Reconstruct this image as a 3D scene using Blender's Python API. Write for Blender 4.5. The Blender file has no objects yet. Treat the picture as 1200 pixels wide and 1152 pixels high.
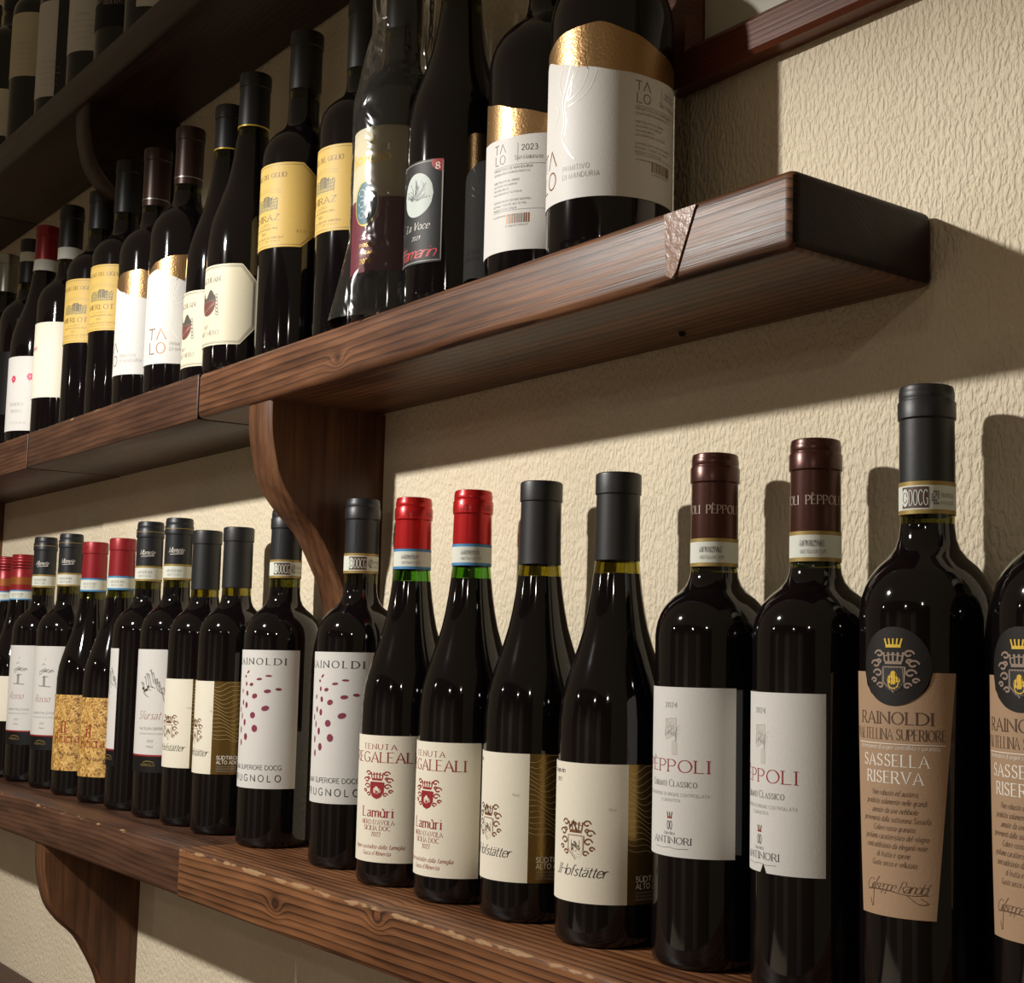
import bpy, math, random
from mathutils import Vector, Matrix
random.seed(7)
S = bpy.context.scene
C = S.collection
PI = math.pi

# ------------------------------------------------------------------ camera
def set_camera():
    yaw, pit, rol, f, cx, cy = 0.8931, 0.1011, 0.0186, 1630.5562, 697.6448, 595.9865
    W, H = 1200, 1152
    fw = Vector((-math.sin(yaw)*math.cos(pit), math.cos(yaw)*math.cos(pit), math.sin(pit)))
    r = Vector((math.cos(yaw), math.sin(yaw), 0)); u = r.cross(fw)
    r2 = r*math.cos(rol) + u*math.sin(rol); u2 = -r*math.sin(rol) + u*math.cos(rol)
    cam = bpy.data.cameras.new('camera'); o = bpy.data.objects.new('camera', cam); C.objects.link(o)
    m = Matrix((r2, u2, -fw)).transposed().to_4x4(); m.translation = Vector((0.3616, -0.6644, 0.1937))
    o.matrix_world = m
    cam.sensor_fit = 'HORIZONTAL'; cam.sensor_width = 36; cam.lens = 36*f/W
    cam.shift_x = (W/2-cx)/W; cam.shift_y = (cy-H/2)/W
    cam.clip_start = 0.01
    S.camera = o
set_camera()

# ------------------------------------------------------------------ light, world, exposure
LAMP = Vector((-0.985, -1.14, 0.93))
w = bpy.data.worlds.new('world'); S.world = w; w.use_nodes = True
w.node_tree.nodes['Background'].inputs[0].default_value = (1.0, 0.76, 0.46, 1)
w.node_tree.nodes['Background'].inputs[1].default_value = 0.135
l = bpy.data.lights.new('pendant_bulb_light', 'SPOT'); l.energy = 98; l.color = (1.0, 0.955, 0.89); l.shadow_soft_size = 0.03
l.spot_size = math.radians(165); l.spot_blend = 0.21
lo = bpy.data.objects.new('pendant_bulb_light', l); lo.location = LAMP; C.objects.link(lo)
S.view_settings.view_transform = 'Standard'; S.view_settings.look = 'None'
S.view_settings.gamma = 1; S.view_settings.use_curve_mapping = False; S.view_settings.exposure = 0.0

# ------------------------------------------------------------------ sizes
D, TH = 0.1232, 0.0455          # shelf depth and thickness
ZM = 0.4574                     # top of the middle shelf
ZU = 0.8562 + TH                # top of the upper shelf
ZE = -0.2893                    # top of the lowest shelf
XE = -0.1448                    # right end of the middle shelf
MM = 0.001

# ------------------------------------------------------------------ helpers
def mesh_obj(name, verts, faces, mats, parent=None, mi=None, smooth=None, angle=35, loc=None):
    me = bpy.data.meshes.new(name); me.from_pydata([tuple(v) for v in verts], [], faces)
    for m in (mats if isinstance(mats, (list, tuple)) else [mats]): me.materials.append(m)
    if mi: me.polygons.foreach_set('material_index', mi)
    if smooth:
        me.polygons.foreach_set('use_smooth', [True]*len(faces)); me.set_sharp_from_angle(angle=math.radians(angle))
    me.update()
    o = bpy.data.objects.new(name, me); C.objects.link(o)
    if parent: o.parent = parent
    if loc is not None: o.location = loc
    return o
def thing(name, label, cat, loc=(0, 0, 0), group=None):
    o = bpy.data.objects.new(name, None); C.objects.link(o); o.location = loc
    o.empty_display_size = .02
    o['label'] = label; o['category'] = cat
    if group: o['group'] = group
    return o
def struct(o): o['kind'] = 'structure'; return o
def box(name, lo_, hi_, mat, parent=None, bevel=0.0, seg=2, origin=None):
    import bmesh
    bm = bmesh.new(); bmesh.ops.create_cube(bm, size=1)
    og = Vector(origin) if origin is not None else Vector((0, 0, 0))
    for v in bm.verts:
        v.co = Vector([lo_[i] + (v.co[i]+.5)*(hi_[i]-lo_[i]) for i in range(3)]) - og
    if bevel: bmesh.ops.bevel(bm, geom=list(bm.edges), offset=bevel, segments=seg, affect='EDGES', profile=.5)
    me = bpy.data.meshes.new(name); bm.to_mesh(me); bm.free(); me.materials.append(mat)
    if bevel:
        me.polygons.foreach_set('use_smooth', [True]*len(me.polygons)); me.set_sharp_from_angle(angle=math.radians(50))
    o = bpy.data.objects.new(name, me); C.objects.link(o); o.location = og
    if parent: o.parent = parent
    return o
def lathe(name, prof, mats, parent=None, n=48, mi=None, angle=40, loc=None):
    vs, fs, ms = [], [], []
    rings = []
    for (r, z) in prof:
        if r < 1e-6: rings.append([len(vs)]); vs.append((0, 0, z))
        else:
            rings.append(list(range(len(vs), len(vs)+n)))
            for k in range(n):
                a = 2*PI*k/n; vs.append((r*math.cos(a), r*math.sin(a), z))
    for i in range(len(prof)-1):
        A, B = rings[i], rings[i+1]; m = mi[i] if mi else 0
        for k in range(n):
            k2 = (k+1) % n
            if len(A) == 1 and len(B) == 1: continue
            if len(A) == 1: fs.append((A[0], B[k2], B[k]))
            elif len(B) == 1: fs.append((A[k], A[k2], B[0]))
            else: fs.append((A[k], A[k2], B[k2], B[k]))
            ms.append(m)
    return mesh_obj(name, vs, fs, mats, parent, ms, True, angle, loc)

# ------------------------------------------------------------------ materials
def newmat(name):
    m = bpy.data.materials.new(name); m.use_nodes = True
    nt = m.node_tree; return m, nt, nt.nodes['Principled BSDF']
def srgb(h):
    h = h.lstrip('#'); c = [int(h[i:i+2], 16)/255 for i in (0, 2, 4)]
    return tuple((x/12.92 if x <= .04045 else ((x+.055)/1.055)**2.4) for x in c) + (1,)
MC = {}
def flat(name, col, rough=.5, metal=0.0, bump=0.0, bs=900, spec=.5, coat=0.0):
    if name in MC: return MC[name]
    m, nt, b = newmat(name)
    c = srgb(col) if isinstance(col, str) else (*col, 1)
    b.inputs['Base Color'].default_value = c; b.inputs['Roughness'].default_value = rough
    b.inputs['Metallic'].default_value = metal; b.inputs['Specular IOR Level'].default_value = spec
    b.inputs['Coat Weight'].default_value = coat
    tc = nt.nodes.new('ShaderNodeTexCoord'); n = nt.nodes.new('ShaderNodeTexNoise')
    n.inputs['Scale'].default_value = bs; n.inputs['Detail'].default_value = 3
    nt.links.new(tc.outputs['Object'], n.inputs['Vector'])
    mr = nt.nodes.new('ShaderNodeMapRange'); mr.inputs['To Min'].default_value = .93; mr.inputs['To Max'].default_value = 1.05
    nt.links.new(n.outputs['Fac'], mr.inputs['Value'])
    mx = nt.nodes.new('ShaderNodeVectorMath'); mx.operation = 'SCALE'; mx.inputs[0].default_value = c[:3]
    nt.links.new(mr.outputs['Result'], mx.inputs['Scale']); nt.links.new(mx.outputs['Vector'], b.inputs['Base Color'])
    if bump:
        bp = nt.nodes.new('ShaderNodeBump'); bp.inputs['Strength'].default_value = bump; bp.inputs['Distance'].default_value = .0006
        nt.links.new(n.outputs['Fac'], bp.inputs['Height']); nt.links.new(bp.outputs['Normal'], b.inputs['Normal'])
    MC[name] = m; return m
def paper(name, col): return flat(name, col, .55, 0, .14, 700, .3)
def foil(name, col, rough=.32): return flat(name, col, rough, .9, .5, 500)

def math_node(nt, op, a, b=None, c=None):
    n = nt.nodes.new('ShaderNodeMath'); n.operation = op
    for i, v in enumerate((a, b, c)):
        if v is None: continue
        if isinstance(v, (int, float)): n.inputs[i].default_value = v
        else: nt.links.new(v, n.inputs[i])
    return n.outputs[0]
def ramp(nt, fac, stops):
    r = nt.nodes.new('ShaderNodeValToRGB'); e = r.color_ramp.elements
    while len(e) < len(stops): e.new(.5)
    for i, (p, c) in enumerate(stops): e[i].position = p; e[i].color = c
    nt.links.new(fac, r.inputs['Fac']); return r.outputs['Color']

def make_wood(name, dark, mid, light, pitch=.0052, wear=0.0, rough=.42, along='X', bump=.3, ringk=.42, knots=()):
    m, nt, b = newmat(name)
    tc = nt.nodes.new('ShaderNodeTexCoord'); sp = nt.nodes.new('ShaderNodeSeparateXYZ')
    nt.links.new(tc.outputs['Object'], sp.inputs[0])
    X, Y, Z = sp.outputs
    if along == 'Z': X, Z = Z, X
    def noise(sx, sy, sz, scale, detail=4, rgh=.55):
        cb = nt.nodes.new('ShaderNodeCombineXYZ')
        nt.links.new(math_node(nt, 'MULTIPLY', X, sx), cb.inputs[0]); nt.links.new(math_node(nt, 'MULTIPLY', Y, sy), cb.inputs[1])
        nt.links.new(math_node(nt, 'MULTIPLY', Z, sz), cb.inputs[2])
        n = nt.nodes.new('ShaderNodeTexNoise'); n.inputs['Scale'].default_value = scale; n.inputs['Detail'].default_value = detail
        n.inputs['Roughness'].default_value = rgh
        nt.links.new(cb.outputs[0], n.inputs['Vector']); return n.outputs['Fac']
    n1 = noise(1.3, 5, 5, 1, 2)            # slow bend of the growth rings
    n2 = noise(14, 900, 900, 1, 3)       # fine fibre
    n3 = noise(6, 60, 60, 1, 3)          # stain clouds
    coord = math_node(nt, 'ADD', math_node(nt, 'MULTIPLY_ADD', Y, .75, Z), math_node(nt, 'MULTIPLY', n1, .035))
    kdark = None
    for kx, kz in knots:
        dx = math_node(nt, 'SUBTRACT', X, kx); dz = math_node(nt, 'SUBTRACT', Z, kz)
        r2 = math_node(nt, 'ADD', math_node(nt, 'MULTIPLY', math_node(nt, 'MULTIPLY', dx, dx), .35), math_node(nt, 'MULTIPLY', dz, dz))
        g = math_node(nt, 'EXPONENT', math_node(nt, 'MULTIPLY', r2, -1/.0075**2))
        coord = math_node(nt, 'ADD', coord, math_node(nt, 'MULTIPLY', math_node(nt, 'MULTIPLY', g, .0), 1.0))
        coord = math_node(nt, 'ADD', coord, math_node(nt, 'MULTIPLY', g, .011))
        k2 = math_node(nt, 'EXPONENT', math_node(nt, 'MULTIPLY', r2, -1/.003**2)); kdark = k2 if kdark is None else math_node(nt, 'ADD', kdark, k2)
    ph = math_node(nt, 'FRACT', math_node(nt, 'DIVIDE', coord, pitch))
    # late wood: rises slowly, then drops
    ring = math_node(nt, 'POWER', ph, 3.0)
    f = math_node(nt, 'SUBTRACT', math_node(nt, 'MULTIPLY_ADD', n3, 1.5, -.22), math_node(nt, 'MULTIPLY', ring, ringk))
    f = math_node(nt, 'ADD', f, math_node(nt, 'MULTIPLY_ADD', n2, .5, -.25))
    if kdark is not None: f = math_node(nt, 'SUBTRACT', f, math_node(nt, 'MULTIPLY', kdark, .25))
    col = ramp(nt, f, [(0.0, dark), (.42, mid), (.9, light)])
    if wear:
        # chipped, lighter wood along the front top edge (the object's origin lies on that edge)
        ed = math_node(nt, 'ADD', math_node(nt, 'ABSOLUTE', sp.outputs[1]), math_node(nt, 'ABSOLUTE', sp.outputs[2]))
        n4 = noise(34, 120, 120, 1, 4)
        near = math_node(nt, 'SUBTRACT', 1.0, math_node(nt, 'DIVIDE', ed, .0045))
        k = math_node(nt, 'ADD', near, math_node(nt, 'MULTIPLY_ADD', n4, 2.6, -1.3-.95+wear*.6))
        k = math_node(nt, 'MULTIPLY', k, 6.0); k.node.use_clamp = True
        k = math_node(nt, 'MULTIPLY', k, math_node(nt, 'GREATER_THAN', near, 0.0))
        mx = nt.nodes.new('ShaderNodeMix'); mx.data_type = 'RGBA'
        nt.links.new(k, mx.inputs['Factor']); nt.links.new(col, mx.inputs['A']); mx.inputs['B'].default_value = (.30, .18, .09, 1)
        col = mx.outputs['Result']
    nt.links.new(col, b.inputs['Base Color'])
    b.inputs['Specular IOR Level'].default_value = .32
    rr = math_node(nt, 'MULTIPLY_ADD', n3, .25, rough-.12); nt.links.new(rr, b.inputs['Roughness'])
    bp = nt.nodes.new('ShaderNodeBump'); bp.inputs['Strength'].default_value = bump; bp.inputs['Distance'].default_value = .0006
    nt.links.new(math_node(nt, 'SUBTRACT', n2, ring), bp.inputs['Height']); nt.links.new(bp.outputs['Normal'], b.inputs['Normal'])
    return m
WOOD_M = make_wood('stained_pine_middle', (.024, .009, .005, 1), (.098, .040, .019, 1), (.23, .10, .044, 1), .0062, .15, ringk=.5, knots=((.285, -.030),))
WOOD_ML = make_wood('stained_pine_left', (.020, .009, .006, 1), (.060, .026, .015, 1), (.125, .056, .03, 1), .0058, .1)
WOOD_L = make_wood('stained_pine_worn', (.030, .010, .004, 1), (.150, .060, .024, 1), (.29, .125, .05, 1), .0058, .75, ringk=.62, knots=((.205, -.024), (.371, -.009), (.60, -.03), (1.2, -.02)))
WOOD_LL = make_wood('stained_pine_dark', (.020, .009, .006, 1), (.062, .027, .015, 1), (.12, .055, .03, 1), .006, .5)
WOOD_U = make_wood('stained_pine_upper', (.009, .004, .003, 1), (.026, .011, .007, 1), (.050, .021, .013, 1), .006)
WOOD_B = make_wood('stained_bracket', (.025, .010, .005, 1), (.085, .035, .016, 1), (.17, .075, .032, 1), .012, along='Z', ringk=.2)
WOOD_E = make_wood('stained_pine_red', (.018, .006, .005, 1), (.05, .015, .011, 1), (.08, .028, .018, 1), .006)
FRAME = make_wood('mahogany_frame', (.05, .013, .006, 1), (.11, .030, .014, 1), (.15, .045, .02, 1), .004, rough=.3, bump=.1)

def make_plaster():
    m, nt, b = newmat('cream_stucco')
    tc = nt.nodes.new('ShaderNodeTexCoord')
    mp = nt.nodes.new('ShaderNodeMapping'); mp.inputs['Scale'].default_value = (1.0, 1.0, .48)
    nt.links.new(tc.outputs['Object'], mp.inputs['Vector'])
    wv = nt.nodes.new('ShaderNodeTexNoise'); wv.inputs['Scale'].default_value = 60; wv.inputs['Detail'].default_value = 1
    nt.links.new(mp.outputs[0], wv.inputs['Vector'])
    ad = nt.nodes.new('ShaderNodeVectorMath'); ad.operation = 'MULTIPLY_ADD'
    nt.links.new(wv.outputs['Color'], ad.inputs[0]); ad.inputs[1].default_value = (.004, 0, .004); nt.links.new(mp.outputs[0], ad.inputs[2])
    n1 = nt.nodes.new('ShaderNodeTexNoise'); n1.inputs['Scale'].default_value = 320; n1.inputs['Detail'].default_value = 2.2; n1.inputs['Roughness'].default_value = .5
    nt.links.new(ad.outputs[0], n1.inputs['Vector'])
    n2 = nt.nodes.new('ShaderNodeTexNoise'); n2.inputs['Scale'].default_value = 9; n2.inputs['Detail'].default_value = 4
    nt.links.new(tc.outputs['Object'], n2.inputs['Vector'])
    # raised ridges, small pits
    mr = nt.nodes.new('ShaderNodeMapRange'); mr.inputs['From Min'].default_value = .36; mr.inputs['From Max'].default_value = .62
    mr.interpolation_type = 'SMOOTHSTEP'; nt.links.new(n1.outputs['Fac'], mr.inputs['Value'])
    h = math_node(nt, 'ADD', math_node(nt, 'MULTIPLY', mr.outputs['Result'], .7), math_node(nt, 'MULTIPLY', n1.outputs['Fac'], .6))
    bp = nt.nodes.new('ShaderNodeBump'); bp.inputs['Strength'].default_value = .62; bp.inputs['Distance'].default_value = .0015
    nt.links.new(h, bp.inputs['Height']); nt.links.new(bp.outputs['Normal'], b.inputs['Normal'])
    col = ramp(nt, n2.outputs['Fac'], [(.25, (.64, .553, .405, 1)), (.75, (.71, .625, .472, 1))])
    nt.links.new(col, b.inputs['Base Color']); b.inputs['Roughness'].default_value = .75; b.inputs['Specular IOR Level'].default_value = .2
    return m
PLASTER = make_plaster()

def make_dark_glass():
    m, nt, b = newmat('wine_filled_dark_glass')
    b.inputs['Base Color'].default_value = (.0035, .0026, .0030, 1); b.inputs['Roughness'].default_value = .055
    b.inputs['IOR'].default_value = 1.5
    return m
DARK = make_dark_glass()
def make_green(name, c):
    m, nt, b = newmat(name)
    b.inputs['Base Color'].default_value = (*c, 1); b.inputs['Roughness'].default_value = .02
    b.inputs['Transmission Weight'].default_value = 1; b.inputs['IOR'].default_value = 1.45
    return m
GREEN = make_green('green_bottle_glass', (.20, .46, .07)); OLIVE = make_green('olive_bottle_glass', (.42, .38, .07))
DIMGLASS = make_green('deep_olive_bottle_glass', (.22, .22, .05))
WINE = flat('red_wine', (.012, .002, .003), .1)

CAP_BLACK = flat('satin_black_capsule', '#151619', .45, 0, .1, 300)
CAP_CHAR = flat('charcoal_capsule', '#1f2024', .42, .2, .1, 300)
CAP_BROWN = flat('brown_capsule', '#45241b', .30, .45, .1, 300)
CAP_RED = flat('bright_red_capsule', '#b81c1e', .28, .45, .1, 300)
CAP_WINE = flat('dark_red_capsule', '#8e1f27', .36, .3, .1, 300)
CAP_DULL = flat('dull_brown_capsule', '#3a2722', .35, .4, .1, 300)
CAP_SILVER = flat('silver_capsule', '#a8a8a4', .3, .9, .1, 300)
GOLD = foil('gold_foil', '#b08c60', .33)
GOLDBRIGHT = flat('bright_gold_print', '#e6c04a', .35, .25)
INK = flat('black_ink', '#1c1a1a', .5)
INKG = flat('grey_ink', '#77736e', .5)
INKL = flat('pale_grey_ink', '#9c9892', .5)
INKR = flat('red_ink', '#8d1c22', .5)
INKM = flat('maroon_ink', '#7a2a44', .5)
INKW = flat('white_ink', '#e9e4da', .5)
INKC = flat('copper_ink', '#7d5232', .45, .3)
INKB = flat('brown_ink', '#4a3226', .5)
INKP = flat('pink_ink', '#c33b5e', .5)
INKCR = flat('cork_red_ink', '#8a2c18', .5)
BAND_BLUE = flat('blue_stripe', '#3c7fae', .5); BAND_GOLD = flat('gold_stripe', '#9a8247', .45, .3)
P_WHITE = paper('white_label_paper', '#cdcbc7'); P_CREAM = paper('cream_label_paper', '#ddd7c6'); P_YEL = paper('yellow_label_paper', '#c6a75b')
P_OCT = paper('ivory_label_paper', '#d2cbb2'); P_KRAFT = paper('kraft_label_paper', '#a2866b'); P_BACK = paper('back_label_paper', '#8b9298')
P_BAND = paper('seal_paper', '#cfd2c8'); P_DARK = paper('black_label_paper', '#09080a'); P_STONE = paper('stone_label_paper', '#c9c1a8')
P_BURG = paper('burgundy_label_paper', '#6a2032'); P_DISC = paper('dark_brown_seal_paper', '#15100e'); P_TREE = paper('pale_green_print', '#b4bdb8')
P_EMB = flat('embossed_white', '#e6e3dd', .25, 0, .1)
P_BRONZE = flat('bronze_label_strip', '#8a6d3a', .27, .8, .2, 300)
def make_cork():
    m, nt, b = newmat('cork_label_paper')
    tc = nt.nodes.new('ShaderNodeTexCoord'); v = nt.nodes.new('ShaderNodeTexNoise'); v.inputs['Scale'].default_value = 190; v.inputs['Detail'].default_value = 4
    v.inputs['Distortion'].default_value = 1.6
    nt.links.new(tc.outputs['Object'], v.inputs['Vector'])
    c = ramp(nt, v.outputs['Fac'], [(.33, srgb('#5a3a18')), (.45, srgb('#a87c3c')), (.6, srgb('#d0a860')), (.75, srgb('#e0c488'))])
    nt.links.new(c, b.inputs['Base Color']); b.inputs['Roughness'].default_value = .55; return m
P_CORK = make_cork()

# ------------------------------------------------------------------ a small stroke alphabet
G = {
'A': (.74, "0,0 .37,1 .74,0;.14,.34 .60,.34"), 'B': (.58, "0,0 0,1;~0,1 .34,.98 .48,.77 .34,.55 0,.53;~0,.53 .40,.5 .56,.27 .40,.03 0,0"),
'C': (.74, "~.72,.82 .55,.97 .30,.98 .08,.8 .0,.5 .08,.2 .30,.02 .55,.03 .72,.18"), 'D': (.74, "0,0 0,1;~0,1 .40,.97 .66,.78 .74,.5 .66,.22 .40,.03 0,0"),
'E': (.52, "0,0 0,1;-0,1 .50,1;-0,.52 .42,.52;-0,0 .52,0"), 'F': (.50, "0,0 0,1;-0,1 .50,1;-0,.52 .40,.52"),
'G': (.78, "~.72,.84 .55,.98 .30,.98 .08,.8 .0,.5 .08,.2 .30,.02 .55,.02 .74,.12;.74,.12 .74,.45;-.5,.45 .74,.45"), 'H': (.70, "0,0 0,1;.70,0 .70,1;-0,.52 .70,.52"),
'I': (.06, ".03,0 .03,1"), 'J': (.34, "~.32,1 .32,.3 .22,.03 .0,.0"), 'K': (.66, "0,0 0,1;.62,1 0,.45;.16,.6 .66,0"), 'L': (.50, "0,0 0,1;-0,0 .50,0"),
'M': (.88, "0,0 .06,1 .44,.05 .82,1 .88,0"), 'N': (.74, "0,0 0,1 .74,0 .74,1"), 'O': (.82, "~.41,1 .13,.87 0,.5 .13,.13 .41,0 .69,.13 .82,.5 .69,.87 .41,1"),
'P': (.54, "0,0 0,1;~0,1 .38,.98 .54,.74 .38,.48 0,.46"), 'Q': (.82, "~.41,1 .13,.87 0,.5 .13,.13 .41,0 .69,.13 .82,.5 .69,.87 .41,1;.45,.2 .85,-.12"),
'R': (.62, "0,0 0,1;~0,1 .38,.98 .52,.75 .38,.5 0,.48;.28,.48 .62,0"), 'S': (.52, "~.48,.84 .36,.98 .16,.98 .04,.8 .10,.6 .40,.44 .50,.24 .38,.03 .14,.02 .0,.18"),
'T': (.66, ".33,0 .33,1;-0,1 .66,1"), 'U': (.70, "~0,1 0,.4 .12,.05 .36,0 .58,.05 .70,.4 .70,1"), 'V': (.72, "0,1 .36,0 .72,1"), 'W': (1.0, "0,1 .26,0 .5,.9 .74,0 1,1"),
'X': (.68, "0,0 .68,1;0,1 .68,0"), 'Y': (.66, "0,1 .33,.5 .66,1;.33,.5 .33,0"), 'Z': (.60, "0,1 .6,1 0,0 .6,0"),
'a': (.44, "~.02,.52 .18,.64 .38,.58 .40,.4 .40,.0;~.40,.38 .12,.32 .0,.16 .12,.0 .40,.12"), 'b': (.48, "0,1 0,0;~0,.5 .22,.64 .46,.5 .46,.14 .22,0 0,.14"),
'c': (.42, "~.42,.54 .24,.64 .04,.5 .0,.3 .06,.1 .24,0 .42,.1"), 'd': (.48, ".46,1 .46,0;~.46,.5 .24,.64 .0,.5 .0,.14 .24,0 .46,.14"),
'e': (.46, "~.0,.34 .44,.36 .40,.56 .22,.64 .04,.52 .0,.3 .06,.08 .24,0 .44,.1"), 'f': (.30, "~.34,.95 .20,.98 .12,.8 .12,0;-0,.62 .28,.62"),
'g': (.46, "~.44,.6 .44,-.1 .34,-.3 .06,-.26;~.44,.5 .22,.64 .0,.5 .0,.16 .22,.02 .44,.14"), 'h': (.46, "0,1 0,0;~0,.46 .22,.64 .44,.5 .44,0"),
'i': (.06, ".03,.62 .03,0;.03,.84 .03,.9"), 'j': (.2, "~.15,.62 .15,-.1 .0,-.28;.15,.84 .15,.9"), 'k': (.42, "0,1 0,0;.38,.62 0,.25;.12,.34 .42,0"), 'l': (.06, ".03,1 .03,0"),
'm': (.74, "0,.62 0,0;~0,.46 .2,.64 .36,.5 .36,0;~.36,.46 .56,.64 .72,.5 .72,0"), 'n': (.46, "0,.62 0,0;~0,.46 .22,.64 .44,.5 .44,0"),
'o': (.50, "~.25,.64 .04,.52 0,.32 .04,.12 .25,0 .46,.12 .5,.32 .46,.52 .25,.64"), 'p': (.48, "0,.62 0,-.3;~0,.5 .22,.64 .46,.5 .46,.14 .22,0 0,.14"),
'q': (.48, ".46,.62 .46,-.3;~.46,.5 .24,.64 .0,.5 .0,.14 .24,0 .46,.14"), 'r': (.30, "0,.62 0,0;~0,.44 .12,.6 .30,.6"), 's': (.36, "~.34,.54 .18,.64 .04,.5 .16,.36 .34,.18 .2,0 .0,.08"),
't': (.28, "~.12,.86 .12,.1 .2,.0 .28,.03;-0,.62 .28,.62"), 'u': (.46, "~0,.62 0,.14 .2,0 .44,.16;.44,.62 .44,0"), 'v': (.44, "0,.62 .22,0 .44,.62"), 'w': (.66, "0,.62 .18,0 .33,.55 .48,0 .66,.62"),
'x': (.42, "0,0 .42,.62;0,.62 .42,0"), 'y': (.44, "0,.62 .22,0;.44,.62 .1,-.3"), 'z': (.4, "0,.62 .4,.62 0,0 .4,0"),
'0': (.56, "~.28,1 .06,.82 0,.5 .06,.18 .28,0 .5,.18 .56,.5 .5,.82 .28,1"), '1': (.3, ".05,.8 .22,1 .22,0"), '2': (.54, "~.03,.76 .14,.96 .36,.98 .5,.76 .36,.45 .0,0;0,0 .54,0"),
'3': (.5, "~.03,.88 .26,1 .46,.8 .34,.56 .16,.53;~.16,.53 .42,.46 .5,.25 .3,0 .0,.1"), '4': (.56, ".42,0 .42,1 0,.3 .56,.3"), '5': (.5, ".45,1 .08,1 .04,.55;~.04,.55 .3,.64 .5,.4 .36,.06 .0,.05"),
'6': (.52, "~.42,.95 .12,.75 0,.35 .1,.04 .34,0 .5,.2 .44,.5 .2,.55 .02,.35"), '7': (.5, "0,1 .5,1 .16,0"), '8': (.52, "~.26,1 .06,.86 .1,.62 .4,.42 .5,.2 .26,0 .02,.2 .12,.42 .42,.62 .46,.86 .26,1"),
'9': (.52, "~.5,.6 .3,.42 .06,.52 .04,.85 .26,1 .48,.85 .5,.5 .3,0"), '.': (.06, ".03,0 .03,.07"), ',': (.08, ".05,.06 .0,-.14"), "'": (.06, ".04,1 .02,.8"), '-': (.3, "0,.4 .3,.4"),
'/': (.4, "0,0 .4,1"),
}
ACC = {'È': ('E', 1.12, -.06, .1), 'Ù': ('U', 1.12, .2, .35), 'ù': ('u', .74, .1, .28), 'Ü': ('U', 1.12, None, 0), 'ä': ('a', .78, None, 0), 'ü': ('u', .78, None, 0)}
def catmull(P, n=4):
    out = []
    closed = abs(P[0][0]-P[-1][0])+abs(P[0][1]-P[-1][1]) < 1e-6
    for i in range(len(P)-1):
        p1, p2 = P[i], P[i+1]
        p0 = P[i-1] if i > 0 else (P[-2] if closed else p1)
        p3 = P[i+2] if i+2 < len(P) else (P[1] if closed else p2)
        for k in range(n):
            t = k/n
            out.append(tuple(.5*((2*p1[j])+(-p0[j]+p2[j])*t+(2*p0[j]-5*p1[j]+4*p2[j]-p3[j])*t*t+(-p0[j]+3*p1[j]-3*p2[j]+p3[j])*t**3) for j in (0, 1)))
    out.append(P[-1]); return out
def glyph(ch):
    """strokes: (points, smooth, noserif)"""
    res = []
    base = ch
    if ch in ACC: base = ACC[ch][0]
    w, d = G[base]
    for s in d.split(';'):
        fl = s[0] if s[0] in '~-' else ''
        pts = [tuple(map(float, q.split(','))) for q in s.lstrip('~-').split(' ')] if fl != '-' else [tuple(map(float, q.split(','))) for q in s[1:].split(' ')]
        if fl == '~': pts = catmull(pts)
        res.append((pts, fl))
    if ch in ACC:
        _, y, x0, x1 = ACC[ch]
        if x0 is None:
            for xx in (w*.25, w*.75): res.append(([(xx, y), (xx, y+.08)], '-'))
        else: res.append(([(x0+.08, y+.16), (x1+.1, y-.02)], '-'))
    return w, res

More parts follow.
